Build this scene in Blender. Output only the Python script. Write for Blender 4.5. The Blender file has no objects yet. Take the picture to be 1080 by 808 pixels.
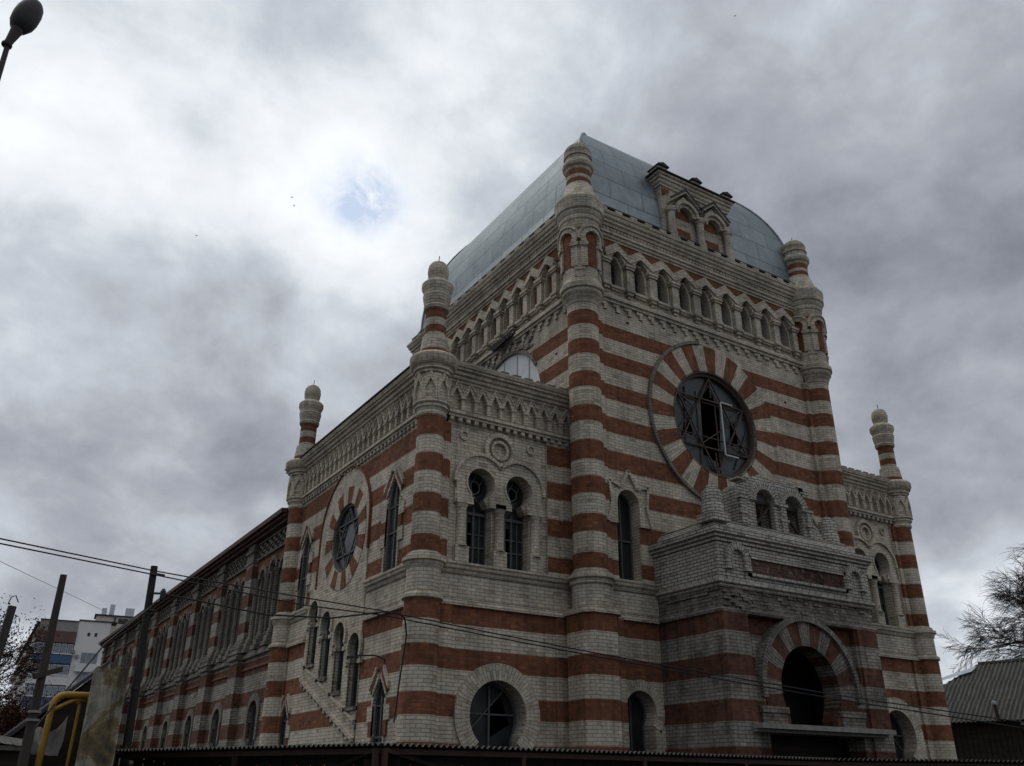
import bpy, bmesh, math, random
from math import sin, cos, pi, radians, sqrt, atan2
from mathutils import Vector, Matrix
from mathutils.geometry import tessellate_polygon
random.seed(7)
sc = bpy.context.scene
COL = sc.collection
GZ = -0.3                                   # ground level

# ------------------------------------------------------------------ materials
def nodes(name):
    m = bpy.data.materials.new(name); m.use_nodes = True
    nt = m.node_tree; b = nt.nodes['Principled BSDF']
    return m, nt, b
def N(nt, t, **kw):
    n = nt.nodes.new(t)
    for k, v in kw.items():
        if k in n.inputs: n.inputs[k].default_value = v
        else: setattr(n, k, v)
    return n
def L(nt, a, b): nt.links.new(a, b)
def rgba(c): return (c[0], c[1], c[2], 1)
def noise(nt, vec, scale, detail=4, rough=.55, dist=0):
    n = N(nt, 'ShaderNodeTexNoise'); n.inputs['Scale'].default_value = scale
    n.inputs['Detail'].default_value = detail; n.inputs['Roughness'].default_value = rough
    n.inputs['Distortion'].default_value = dist
    if vec is not None: L(nt, vec, n.inputs['Vector'])
    return n
def ramp(nt, fac, stops, interp='LINEAR'):
    r = N(nt, 'ShaderNodeValToRGB'); r.color_ramp.interpolation = interp
    e = r.color_ramp.elements
    while len(e) > 1: e.remove(e[-1])
    e[0].position = stops[0][0]; e[0].color = rgba(stops[0][1]) if not isinstance(stops[0][1], (int, float)) else rgba((stops[0][1],)*3)
    for p_, c_ in stops[1:]:
        x = e.new(p_); x.color = rgba(c_) if not isinstance(c_, (int, float)) else rgba((c_,)*3)
    L(nt, fac, r.inputs['Fac']); return r
def mix(nt, fac, a, b, mode='MIX'):
    m = N(nt, 'ShaderNodeMix', data_type='RGBA', blend_type=mode)
    for s, i in ((fac, 0), (a, 6), (b, 7)):
        if hasattr(s, 'is_output'): L(nt, s, m.inputs[i])
        elif i == 0: m.inputs[0].default_value = s
        else: m.inputs[i].default_value = rgba(s)
    return m.outputs[2]
def mapping(nt, vec, scale):
    m = N(nt, 'ShaderNodeMapping'); m.inputs['Scale'].default_value = scale; L(nt, vec, m.inputs['Vector']); return m.outputs[0]

RED_BANDS = [(13.47,13.97),(12.53,13.03),(11.5,12.0),(10.47,10.97),(9.45,9.95),(8.45,8.95),(7.45,7.95),(6.52,6.95),
             (4.93,5.43),(3.92,4.42),(2.90,3.41),(1.90,2.40),(.90,1.40)]
WHITE = ((.64,.575,.47),(.555,.495,.405),(.31,.275,.22))
RED = ((.265,.100,.050),(.175,.068,.039),(.15,.09,.065))

def brick_mat(name, mode='band', dirt=.5, white=WHITE, red=RED, mortar=.009, eff=.3, wear=0):
    m, nt, b = nodes(name)
    tc = N(nt, 'ShaderNodeTexCoord'); uv = tc.outputs['UV']; ob = tc.outputs['Object']
    # slightly wobbly courses
    w = noise(nt, uv, 3.0, 2); 
    sub = N(nt, 'ShaderNodeVectorMath', operation='MULTIPLY_ADD'); L(nt, w.outputs['Color'], sub.inputs[0])
    sub.inputs[1].default_value = (.012,.012,0); L(nt, uv, sub.inputs[2])
    def bt(c):
        t = N(nt, 'ShaderNodeTexBrick'); L(nt, sub.outputs[0], t.inputs['Vector'])
        t.inputs['Color1'].default_value = rgba(c[0]); t.inputs['Color2'].default_value = rgba(c[1]); t.inputs['Mortar'].default_value = rgba(c[2])
        t.inputs['Scale'].default_value = 1; t.inputs['Mortar Size'].default_value = mortar; t.inputs['Mortar Smooth'].default_value = .25
        t.inputs['Brick Width'].default_value = .25; t.inputs['Row Height'].default_value = .0842; t.offset = .5
        t.inputs['Bias'].default_value = -.1
        return t
    big = noise(nt, ob, .55, 5, .6); mid = noise(nt, ob, 2.3, 6, .65); fine = noise(nt, ob, 28, 4, .6)
    wcol = rcol = None
    if mode != 'red':
        tw = bt(white); wcol = tw.outputs['Color']; fac = tw.outputs['Fac']
        # single darker and yellower bricks
        wn = N(nt, 'ShaderNodeTexWhiteNoise'); q = N(nt, 'ShaderNodeVectorMath', operation='SNAP'); L(nt, uv, q.inputs[0]); q.inputs[1].default_value = (.25,.0842,1)
        L(nt, q.outputs[0], wn.inputs['Vector'])
        r = ramp(nt, wn.outputs['Value'], [(0,(.66,.62,.56)),(.12,(.95,.93,.88)),(.7,(1.0,1.0,1.0)),(1,(1.1,1.09,1.07))])
        wcol = mix(nt, 1.0, wcol, r.outputs[0], 'MULTIPLY')
    if mode != 'white':
        tr = bt(red); rcol = tr.outputs['Color']; fac = tr.outputs['Fac']
        st = noise(nt, mapping(nt, ob, (3.5,3.5,1.0)), 1.2, 6, .75)
        r = ramp(nt, st.outputs['Fac'], [(0,0),(.58,0),(.75,eff),(1,eff)])
        rcol = mix(nt, r.outputs[0], rcol, (.30,.21,.18))
        wn2 = N(nt, 'ShaderNodeTexWhiteNoise'); q2 = N(nt, 'ShaderNodeVectorMath', operation='SNAP'); L(nt, uv, q2.inputs[0]); q2.inputs[1].default_value = (.125,.0842,1)
        L(nt, q2.outputs[0], wn2.inputs['Vector']); r = ramp(nt, wn2.outputs['Value'], [(0,(.74,.74,.77)),(.25,(.92,.92,.92)),(.75,(1.05,1.04,1.03)),(1,(1.22,1.18,1.12))])
        rcol = mix(nt, 1.0, rcol, r.outputs[0], 'MULTIPLY')
    if mode == 'band':
        s = N(nt, 'ShaderNodeSeparateXYZ'); L(nt, ob, s.inputs[0])
        jit = N(nt, 'ShaderNodeMath', operation='MULTIPLY_ADD'); L(nt, fine.outputs['Fac'], jit.inputs[0]); jit.inputs[1].default_value = .02; 
        L(nt, s.outputs['Z'], jit.inputs[2])
        d = N(nt, 'ShaderNodeMath', operation='MULTIPLY_ADD'); L(nt, jit.outputs[0], d.inputs[0]); d.inputs[1].default_value = 1/20; d.inputs[2].default_value = -.01/20
        stops = [(0,0)]
        for a_, b_ in sorted(RED_BANDS): stops += [(a_/20,1),(b_/20,0)]
        r = ramp(nt, d.outputs[0], stops, 'CONSTANT')
        col = mix(nt, r.outputs[0], wcol, rcol)
    else: col = wcol if mode == 'white' else rcol
    # grime of its own shape: big blotches, vertical rain streaks, soot
    r1 = ramp(nt, big.outputs['Fac'], [(0,1),(.42,1),(.62,1-.42*dirt),(.8,1-.75*dirt)])
    col = mix(nt, 1.0, col, r1.outputs[0], 'MULTIPLY')
    r2 = ramp(nt, mid.outputs['Fac'], [(0,1),(.45,1),(.72,1-.5*dirt)])
    col = mix(nt, 1.0, col, r2.outputs[0], 'MULTIPLY')
    sk = noise(nt, mapping(nt, ob, (5,5,.28)), 1.0, 5, .7)
    r3 = ramp(nt, sk.outputs['Fac'], [(0,1.06),(.45,1.0),(.62,1-.35*dirt),(.8,1-.6*dirt)])
    col = mix(nt, 1.0, col, r3.outputs[0], 'MULTIPLY')
    r4 = ramp(nt, fine.outputs['Fac'], [(.2,.84),(.8,1.12)])
    col = mix(nt, 1.0, col, r4.outputs[0], 'MULTIPLY')
    h = N(nt, 'ShaderNodeMath', operation='MULTIPLY_ADD'); L(nt, fac, h.inputs[0]); h.inputs[1].default_value = -1; L(nt, fine.outputs['Fac'], h.inputs[2])
    hsrc = h.outputs[0]
    if wear:
        v = noise(nt, ob, 5.5, 7, .75)
        rv = ramp(nt, v.outputs['Fac'], [(0,0),(.54,0),(.64,.8)])
        col = mix(nt, rv.outputs[0], col, (.17,.14,.12)) if mode != 'red' else mix(nt, rv.outputs[0], col, (.25,.2,.17))
        h2 = N(nt, 'ShaderNodeMath', operation='MULTIPLY_ADD'); L(nt, v.outputs['Fac'], h2.inputs[0]); h2.inputs[1].default_value = -6*wear; L(nt, hsrc, h2.inputs[2]); hsrc = h2.outputs[0]
    bp = N(nt, 'ShaderNodeBump'); bp.inputs['Strength'].default_value = .6; bp.inputs['Distance'].default_value = .010; L(nt, hsrc, bp.inputs['Height'])
    L(nt, bp.outputs[0], b.inputs['Normal']); L(nt, col, b.inputs['Base Color'])
    b.inputs['Roughness'].default_value = .9; b.inputs['Specular IOR Level'].default_value = .2
    return m

def simple(name, col, rough=.7, metal=0, var=.25, scale=6, bump=.0, spec=.3, stretch=(1,1,1)):
    m, nt, b = nodes(name); tc = N(nt, 'ShaderNodeTexCoord')
    n = noise(nt, mapping(nt, tc.outputs['Object'], stretch), scale, 6, .65)
    r = ramp(nt, n.outputs['Fac'], [(.25,tuple(c*(1-var) for c in col)),(.75,tuple(min(1,c*(1+var)) for c in col))])
    L(nt, r.outputs[0], b.inputs['Base Color']); b.inputs['Roughness'].default_value = rough; b.inputs['Metallic'].default_value = metal
    b.inputs['Specular IOR Level'].default_value = spec
    if bump:
        bp = N(nt, 'ShaderNodeBump'); bp.inputs['Strength'].default_value = bump; bp.inputs['Distance'].default_value = .02
        L(nt, n.outputs['Fac'], bp.inputs['Height']); L(nt, bp.outputs[0], b.inputs['Normal'])
    return m

M = {}
M['band'] = brick_mat('banded_brick', 'band', dirt=.6)
M['white'] = brick_mat('pale_brick', 'white', dirt=.6)
M['red'] = brick_mat('red_brick', 'red')
M['pband'] = brick_mat('weathered_banded_brick', 'band', dirt=.85, eff=.45, white=((.34,.315,.27),(.25,.235,.20),(.12,.11,.095)), red=((.16,.064,.038),(.105,.044,.030),(.11,.075,.058)))
M['pwhite'] = brick_mat('black_jointed_pale_brick', 'white', dirt=.45, white=((.50,.48,.42),(.40,.38,.33),(.10,.094,.083)), mortar=.012)
M['vwhite'] = brick_mat('weathered_pale_voussoir', 'white', dirt=.8, white=((.30,.275,.24),(.2,.185,.16),(.09,.08,.07)))
M['vred'] = brick_mat('weathered_red_voussoir', 'red', dirt=.7, eff=.5, red=((.15,.06,.036),(.10,.042,.028),(.10,.07,.055)))
M['rough'] = brick_mat('eroded_brick', 'white', dirt=.8, wear=.6, white=((.33,.29,.25),(.2,.18,.16),(.06,.055,.05)))
M['redrough'] = brick_mat('eroded_red_brick', 'red', dirt=.8, wear=.5, red=((.15,.075,.055),(.09,.05,.04),(.12,.10,.085)))
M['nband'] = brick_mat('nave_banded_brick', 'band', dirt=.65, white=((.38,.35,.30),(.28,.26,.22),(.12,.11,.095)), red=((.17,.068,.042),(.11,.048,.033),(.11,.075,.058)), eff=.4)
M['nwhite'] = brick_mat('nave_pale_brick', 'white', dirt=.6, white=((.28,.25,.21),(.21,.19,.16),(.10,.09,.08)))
M['dark_metal'] = simple('dark_metal', (.035,.033,.034), .5, .3)
M['rust'] = simple('rusty_metal', (.045,.024,.018), .75, .2, .4, 3, .3)
M['galv'] = simple('galvanised_steel', (.42,.45,.48), .42, .8, .2, 2)
M['wood'] = simple('weathered_wood', (.045,.038,.033), .85, 0, .4, 8, .4, .2, (1,1,.12))
M['tarwood'] = simple('tarred_wood', (.028,.024,.022), .8, 0, .4, 10, .3, .2, (1,1,.1))
M['darkwood'] = simple('dark_boards', (.035,.028,.024), .9, 0, .5, 6, .3, .1, (.2,.2,2))
M['frame'] = simple('grey_window_frame', (.09,.09,.088), .7, 0, .3, 9)
M['brownframe'] = simple('brown_steel_bars', (.075,.05,.042), .7, .2, .3, 9)
M['whitemetal'] = simple('white_painted_steel', (.5,.5,.5), .5, 0, .08, 4)
M['plastic'] = simple('white_sheet', (.62,.62,.62), .55, 0, .15, 1.2)
M['yellow'] = simple('yellow_paint', (.34,.19,.03), .5, 0, .22, 3)
M['plaster_far'] = simple('far_render', (.62,.61,.59), .9, 0, .12, .15)
M['farbeige'] = simple('far_beige_render', (.50,.46,.38), .9, 0, .12, .15)
M['fargrey'] = simple('far_grey_band', (.25,.24,.23), .9, 0, .2, .2)
M['farred'] = simple('far_brown_cladding', (.13,.075,.065), .8, 0, .2, .3)
M['farblue'] = simple('blue_balcony_panel', (.06,.11,.19), .7, 0, .15, .5)
M['farglass'] = simple('far_window_glass', (.16,.19,.22), .2, 0, .3, .4, spec=.6)
M['interior'] = simple('dusty_interior', (.07,.065,.06), .95, 0, .3, .5)
M['roofdark'] = simple('roofing_felt', (.045,.042,.045), .8, 0, .3, 2)
M['eave'] = simple('brown_eaves', (.085,.042,.034), .8, 0, .35, 3)
M['slate_grey'] = simple('concrete', (.22,.21,.19), .95, 0, .35, 4, .3)
M['bark'] = simple('bark', (.05,.042,.036), .95, 0, .35, 14, .3)
M['twig'] = simple('bare_twigs', (.04,.032,.03), .95, 0, .2, 10)
M['bird'] = simple('dark_feathers', (.02,.02,.022), .8)
M['rubber'] = simple('black_cable', (.015,.015,.015), .6)
M['lamp'] = simple('lamp_housing', (.03,.028,.03), .55, .2)
M['greycable'] = simple('grey_cable', (.16,.17,.14), .6)

def glass_mat(name, col, rough=.12):
    m, nt, b = nodes(name); tc = N(nt, 'ShaderNodeTexCoord')
    n = noise(nt, tc.outputs['Object'], 1.7, 5, .6); n2 = noise(nt, tc.outputs['Object'], .9, 3)
    r = ramp(nt, n.outputs['Fac'], [(.3,tuple(c*.5 for c in col)),(.7,tuple(c*1.5 for c in col))])
    L(nt, r.outputs[0], b.inputs['Base Color'])
    rr = ramp(nt, n2.outputs['Fac'], [(.3,rough),(.7,rough*3)]); L(nt, rr.outputs[0], b.inputs['Roughness'])
    bp = N(nt, 'ShaderNodeBump'); bp.inputs['Strength'].default_value = .15; bp.inputs['Distance'].default_value = .05
    L(nt, n2.outputs['Fac'], bp.inputs['Height']); L(nt, bp.outputs[0], b.inputs['Normal'])
    b.inputs['Specular IOR Level'].default_value = .32
    return m
M['glass'] = glass_mat('dusty_glass', (.030,.036,.037), .2)
M['glassd'] = glass_mat('sooty_glass', (.013,.013,.013), .3)

def roof_metal():
    m, nt, b = nodes('zinc_roof_sheets'); tc = N(nt, 'ShaderNodeTexCoord')
    t = N(nt, 'ShaderNodeTexBrick'); L(nt, tc.outputs['UV'], t.inputs['Vector'])
    t.inputs['Color1'].default_value = (.255,.29,.31,1); t.inputs['Color2'].default_value = (.20,.232,.25,1); t.inputs['Mortar'].default_value = (.13,.15,.16,1)
    t.inputs['Scale'].default_value = 1; t.inputs['Mortar Size'].default_value = .02; t.inputs['Brick Width'].default_value = 1.35; t.inputs['Row Height'].default_value = .78; t.offset = .5
    t.inputs['Mortar Smooth'].default_value = .6
    n = noise(nt, tc.outputs['Object'], 1.4, 6, .7); n3 = noise(nt, tc.outputs['Object'], 7, 5, .7)
    r = ramp(nt, n.outputs['Fac'], [(.3,(.62,.66,.68)),(.7,(1.2,1.18,1.12))]); c = mix(nt, 1, t.outputs['Color'], r.outputs[0], 'MULTIPLY')
    r = ramp(nt, n3.outputs['Fac'], [(.3,.85),(.7,1.1)]); c = mix(nt, 1, c, r.outputs[0], 'MULTIPLY')
    L(nt, c, b.inputs['Base Color']); b.inputs['Metallic'].default_value = .7
    r = ramp(nt, n.outputs['Fac'], [(.3,.42),(.7,.58)]); L(nt, r.outputs[0], b.inputs['Roughness'])
    h = N(nt, 'ShaderNodeMath', operation='MULTIPLY_ADD'); L(nt, t.outputs['Fac'], h.inputs[0]); h.inputs[1].default_value = 1.0; L(nt, n.outputs['Fac'], h.inputs[2])
    bp = N(nt, 'ShaderNodeBump'); bp.inputs['Strength'].default_value = .6; bp.inputs['Distance'].default_value = .03
    L(nt, h.outputs[0], bp.inputs['Height']); L(nt, bp.outputs[0], b.inputs['Normal'])
    return m
M['zinc'] = roof_metal()

def asphalt():
    m, nt, b = nodes('worn_asphalt'); tc = N(nt, 'ShaderNodeTexCoord')
    n = noise(nt, tc.outputs['Object'], .35, 6, .7); n2 = noise(nt, tc.outputs['Object'], 40, 3)
    r = ramp(nt, n.outputs['Fac'], [(.3,(.03,.03,.03)),(.7,(.07,.066,.06))]); r2 = ramp(nt, n2.outputs['Fac'], [(.3,.8),(.7,1.2)])
    L(nt, mix(nt, 1, r.outputs[0], r2.outputs[0], 'MULTIPLY'), b.inputs['Base Color']); b.inputs['Roughness'].default_value = .9
    return m
M['asphalt'] = asphalt()

def stained_plaster():
    m, nt, b = nodes('peeling_plaster'); tc = N(nt, 'ShaderNodeTexCoord'); ob = tc.outputs['Object']
    n = noise(nt, ob, 1.15, 8, .66, .6); n2 = noise(nt, mapping(nt, ob, (4,4,.7)), 1.3, 6, .7); n3 = noise(nt, ob, 9, 6, .7)
    c = ramp(nt, n.outputs['Fac'], [(.36,(.07,.06,.042)),(.44,(.13,.10,.05)),(.50,(.19,.15,.075)),(.515,(.27,.25,.20)),(.60,(.24,.225,.19)),(.62,(.15,.13,.10)),(.7,(.10,.085,.06))])
    c2 = ramp(nt, n2.outputs['Fac'], [(.38,1.1),(.5,.9),(.62,.42)]); c3 = ramp(nt, n3.outputs['Fac'], [(.3,.7),(.7,1.2)])
    col = mix(nt, 1, mix(nt, 1, c.outputs[0], c2.outputs[0], 'MULTIPLY'), c3.outputs[0], 'MULTIPLY')
    L(nt, col, b.inputs['Base Color']); b.inputs['Roughness'].default_value = .95
    bp = N(nt, 'ShaderNodeBump'); bp.inputs['Strength'].default_value = .7; bp.inputs['Distance'].default_value = .02
    L(nt, n.outputs['Fac'], bp.inputs['Height']); L(nt, bp.outputs[0], b.inputs['Normal'])
    return m
M['plaster'] = stained_plaster()

def asbestos(name='asbestos_sheets', c1=(.055,.052,.044), c2=(.135,.127,.108), shade_pitch=0):
    m, nt, b = nodes(name); tc = N(nt, 'ShaderNodeTexCoord')
    n = noise(nt, mapping(nt, tc.outputs['UV'], (3.2,.6,1)), 1.6, 7, .7); n2 = noise(nt, tc.outputs['Object'], 5, 6, .7)
    c = ramp(nt, n.outputs['Fac'], [(.32,c1),(.52,tuple((p+q)/2 for p, q in zip(c1, c2))),(.72,c2)]); c2_ = ramp(nt, n2.outputs['Fac'], [(.3,.65),(.7,1.2)])
    col = mix(nt, 1, c.outputs[0], c2_.outputs[0], 'MULTIPLY')
    if shade_pitch:
        sx = N(nt, 'ShaderNodeSeparateXYZ'); L(nt, tc.outputs['UV'], sx.inputs[0])
        a = N(nt, 'ShaderNodeMath', operation='MULTIPLY'); L(nt, sx.outputs[0], a.inputs[0]); a.inputs[1].default_value = 2*pi/shade_pitch
        sn = N(nt, 'ShaderNodeMath', operation='SINE'); L(nt, a.outputs[0], sn.inputs[0])
        rr = ramp(nt, sn.outputs[0], [(0,.42),(.35,.55),(.85,1.05)]); col = mix(nt, 1, col, rr.outputs[0], 'MULTIPLY')   # shade of the valleys put into the colour, so the ribs read
    L(nt, col, b.inputs['Base Color']); b.inputs['Roughness'].default_value = .9
    return m
M['asbestos'] = asbestos()
M['rib_shaded'] = asbestos('rib_shaded_asbestos_sheets', shade_pitch=.19)
M['corr'] = asbestos('corrugated_steel', (.012,.011,.011), (.03,.027,.025))

def leaf_mat(name, cols):
    m, nt, b = nodes(name); gi = N(nt, 'ShaderNodeNewGeometry')
    r = ramp(nt, gi.outputs['Random Per Island'], [(i/(len(cols)-1), c) for i, c in enumerate(cols)])
    L(nt, r.outputs[0], b.inputs['Base Color']); b.inputs['Roughness'].default_value = .8; b.inputs['Specular IOR Level'].default_value = .1
    return m
M['leaf'] = leaf_mat('russet_leaves', [(.09,.03,.022),(.13,.045,.032),(.055,.024,.018),(.11,.06,.03)])

# ------------------------------------------------------------------ mesh builder
class MB:
    def __init__(s): s.v = []; s.f = []; s.m = []; s.uv = []; s.sm = []
    def face(s, pts, mat=0, uv=None, smooth=False):
        i = len(s.v); s.v += [tuple(p) for p in pts]; s.f.append(tuple(range(i, i+len(pts))))
        s.m.append(mat); s.sm.append(smooth)
        if uv is None:
            n = Vector((0,0,0)); P = [Vector(p) for p in pts]
            for k in range(len(P)): n += (P[k]-P[0]).cross(P[(k+1) % len(P)]-P[0])
            if n.length < 1e-12: n = Vector((0,0,1))
            n.normalize()
            if abs(n.z) > .94: uv = [(p[0], p[1]) for p in pts]
            else:
                t = Vector((-n.y, n.x, 0)).normalized()
                if t.x < -1e-6 or (abs(t.x) < 1e-6 and t.y < 0): t = -t
                w = n.cross(t)
                if w.z < 0: w = -w
                k0 = 1.0/max(w.z, .3)
                uv = [(t.x*p[0]+t.y*p[1], p[2]*k0) for p in pts]
        s.uv.append(uv)
    def box(s, x0, x1, y0, y1, z0, z1, mat=0, fr=None):
        c = [(x, y, z) for x in (x0, x1) for y in (y0, y1) for z in (z0, z1)]
        if fr: c = [fr(x, z, y) for x, y, z in c]
        for q in ((0,1,3,2),(4,6,7,5),(0,4,5,1),(2,3,7,6),(0,2,6,4),(1,5,7,3)): s.face([c[k] for k in q], mat)
    def fbox(s, fr, u0, u1, z0, z1, d0, d1, mat=0): s.box(u0, u1, d0, d1, z0, z1, mat, fr)
    def prism(s, out, fr, d0, d1, mat=0, holes=(), side=None, back=False, cap=True):
        side = mat if side is None else side
        loops = [out]+list(holes)
        if cap:
            fl = [p for l in loops for p in l]
            for t in tessellate_polygon([[Vector((p[0], p[1], 0)) for p in l] for l in loops]):
                a, b, c = (fl[k] for k in t)
                if abs((b[0]-a[0])*(c[1]-a[1])-(c[0]-a[0])*(b[1]-a[1])) < 1e-9: continue
                s.face([fr(q[0], q[1], d1) for q in (a, b, c)], mat)
                if back: s.face([fr(q[0], q[1], d0) for q in (c, b, a)], mat)
        for l in loops:
            for k in range(len(l)):
                a, b = l[k], l[(k+1) % len(l)]
                s.face([fr(a[0],a[1],d0), fr(b[0],b[1],d0), fr(b[0],b[1],d1), fr(a[0],a[1],d1)], side)
    def ring(s, fr, cu, cz, r0, r1, d0, d1, a0=0, a1=360, mat=0, n=None, uvr=True):
        n = n or max(3, int(abs(a1-a0)/7.5)); full = abs(abs(a1-a0)-360) < .1
        A = [radians(a0+(a1-a0)*k/n) for k in range(n+1)]
        P = lambda r, a, d: fr(cu+r*cos(a), cz+r*sin(a), d)
        rm = (r0+r1)/2
        for k in range(n):
            a, b = A[k], A[k+1]
            u = lambda r, x: ((r), x*rm)      # courses run radially
            s.face([P(r0,a,d1),P(r1,a,d1),P(r1,b,d1),P(r0,b,d1)], mat, [(r0,a*rm),(r1,a*rm),(r1,b*rm),(r0,b*rm)])
            s.face([P(r1,a,d0),P(r1,b,d0),P(r1,b,d1),P(r1,a,d1)], mat, [(0,a*r1),(0,b*r1),(d1-d0,b*r1),(d1-d0,a*r1)])
            s.face([P(r0,a,d0),P(r0,b,d0),P(r0,b,d1),P(r0,a,d1)], mat, [(0,a*r0),(0,b*r0),(d1-d0,b*r0),(d1-d0,a*r0)])
        if not full:
            for a in (A[0], A[-1]): s.face([P(r0,a,d0),P(r1,a,d0),P(r1,a,d1),P(r0,a,d1)], mat)
    def lathe(s, prof, cx, cy, n=28, mat=0, a0=0, a1=360, smooth=True, mats=None):
        L_ = 0; arc = [prof[0][1]]
        for k in range(1, len(prof)):
            L_ = max(abs(prof[k][1]-prof[k-1][1]), .6*math.hypot(prof[k][0]-prof[k-1][0], prof[k][1]-prof[k-1][1]))
            arc.append(arc[-1]+L_)
        for k in range(len(prof)-1):
            (ra, za), (rb, zb) = prof[k], prof[k+1]
            rm = max(.3, max(p[0] for p in prof)*.85)
            mm = mats[k] if mats else mat
            va, vb = (za, zb) if abs(ra-rb) < .6*abs(za-zb) else (arc[k], arc[k+1])
            for j in range(n):
                a, b = radians(a0+(a1-a0)*j/n), radians(a0+(a1-a0)*(j+1)/n)
                pts = [(cx+ra*cos(a),cy+ra*sin(a),za),(cx+ra*cos(b),cy+ra*sin(b),za),(cx+rb*cos(b),cy+rb*sin(b),zb),(cx+rb*cos(a),cy+rb*sin(a),zb)]
                uv = [(a*rm,va),(b*rm,va),(b*rm,vb),(a*rm,vb)]
                if ra < 1e-5: pts.pop(1); uv.pop(1)
                elif rb < 1e-5: pts.pop(3); uv.pop(3)
                s.face(pts, mm, uv, smooth)
    def sweep(s, prof, path, side=1, closed=False, mat=0):
        n = len(path); P = [Vector((p[0], p[1])) for p in path]; offs = []
        for k in range(n):
            d1 = (P[k]-P[k-1]) if (k > 0 or closed) else (P[1]-P[0])
            d2 = (P[(k+1) % n]-P[k]) if (k < n-1 or closed) else d1
            d1 = d1.normalized(); d2 = d2.normalized()
            n1 = Vector((d1.y,-d1.x))*side; n2 = Vector((d2.y,-d2.x))*side
            mm = n1+n2
            offs.append(mm/max(.2, (1+n1.dot(n2))))
        R = range(n if closed else n-1)
        for k in R:
            a, b = k, (k+1) % n
            for i in range(len(prof)-1):
                (oa, za), (ob, zb) = prof[i], prof[i+1]
                q = [(P[a].x+offs[a].x*oa, P[a].y+offs[a].y*oa, za),(P[b].x+offs[b].x*oa, P[b].y+offs[b].y*oa, za),
                     (P[b].x+offs[b].x*ob, P[b].y+offs[b].y*ob, zb),(P[a].x+offs[a].x*ob, P[a].y+offs[a].y*ob, zb)]
                s.face(q, mat)
        if not closed:
            for k in (0, n-1): s.face([(P[k].x+offs[k].x*o, P[k].y+offs[k].y*o, z) for o, z in prof], mat)
    def tube(s, pts, r, n=8, mat=0, cap=True):
        P = [Vector(p) for p in pts]; R = r if isinstance(r, (list, tuple)) else [r]*len(P); rings = []
        a = None
        for k, p in enumerate(P):
            d = (P[min(k+1, len(P)-1)]-P[max(k-1, 0)]).normalized()
            if a is None: a = d.cross(Vector((0,0,1)) if abs(d.z) < .95 else Vector((1,0,0))).normalized()
            else:
                a = a-d*a.dot(d); a = a.normalized() if a.length > 1e-4 else d.orthogonal().normalized()
            b = d.cross(a)
            rings.append([p+a*R[k]*cos(2*pi*j/n)+b*R[k]*sin(2*pi*j/n) for j in range(n)])
        for k in range(len(P)-1):
            for j in range(n): s.face([rings[k][j],rings[k][(j+1) % n],rings[k+1][(j+1) % n],rings[k+1][j]], mat, None, n > 4)
        if cap: s.face(rings[0], mat); s.face(rings[-1], mat)
    def bar(s, a, b, w, mat=0, h=None):
        h = h or w; a = Vector(a); b = Vector(b); d = (b-a).normalized()
        x = d.cross(Vector((0,0,1)) if abs(d.z) < .95 else Vector((1,0,0))).normalized()*w/2; y = d.cross(x).normalized()*h/2
        q = [p+i*x+j*y for p in (a, b) for i, j in ((-1,-1),(1,-1),(1,1),(-1,1))]
        for f in ((0,1,2,3),(4,7,6,5),(0,4,5,1),(1,5,6,2),(2,6,7,3),(3,7,4,0)): s.face([q[k] for k in f], mat)
    def build(s, name, mats, parent=None, origin=None, label=None):
        me = bpy.data.meshes.new(name)
        o0 = Vector(origin) if origin else Vector((0,0,0))
        # weld while keeping per-face uv
        idx = {}; nv = []; nf = []
        for f in s.f:
            g = []
            for i in f:
                k = tuple(round(c, 4) for c in s.v[i])
                if k not in idx: idx[k] = len(nv); nv.append((s.v[i][0]-o0.x, s.v[i][1]-o0.y, s.v[i][2]-o0.z))
                g.append(idx[k])
            nf.append(g)
        keep = [k for k, g in enumerate(nf) if len(set(g)) == len(g)]
        me.from_pydata(nv, [], [nf[k] for k in keep])
        ul = me.uv_layers.new(name='UVMap'); li = 0; fl = []
        for k in keep:
            for c in s.uv[k]: fl += [c[0], c[1]]
        ul.data.foreach_set('uv', fl)
        me.polygons.foreach_set('material_index', [s.m[k] for k in keep])
        me.polygons.foreach_set('use_smooth', [s.sm[k] for k in keep])
        for m in (mats if isinstance(mats, (list, tuple)) else [mats]): me.materials.append(m)
        me.update()
        if any(s.sm): 
            try: me.set_sharp_from_angle(angle=radians(38))
            except Exception: pass
        o = bpy.data.objects.new(name, me); COL.objects.link(o)
        wl = Vector((0,0,0))
        if parent:
            o.parent = parent; wl = world_loc(parent)
        o.location = o0 - wl
        if label: o['label'] = label
        return o
def world_loc(o):
    v = Vector(o.location)
    while o.parent: o = o.parent; v += Vector(o.location)
    return v
def tag(o, label, cat, group=None, kind=None):
    if label: o['label'] = label
    if cat: o['category'] = cat
    if group: o['group'] = group
    if kind: o['kind'] = kind
    return o
def thing(name, loc, label, cat, group=None):
    o = bpy.data.objects.new(name, None); o.empty_display_size = .5; COL.objects.link(o); o.location = loc
    return tag(o, label, cat, group)
def copy_tree(o, d=(0,0,0), parent=None):
    c = o.copy(); COL.objects.link(c)
    if parent: c.parent = parent
    c.location = Vector(o.location)+Vector(d)
    for ch in list(o.children): copy_tree(ch, (0,0,0), c)
    return c
def frame(ox, oy, ux, uy, nx, ny): return lambda u, z, d: (ox+u*ux+d*nx, oy+u*uy+d*ny, z)
FRONT = lambda y: frame(0, y, 1, 0, 0, -1)
LEFT = lambda x: frame(x, 0, 0, 1, -1, 0)
RIGHT = lambda x: frame(x, 0, 0, 1, 1, 0)
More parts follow.
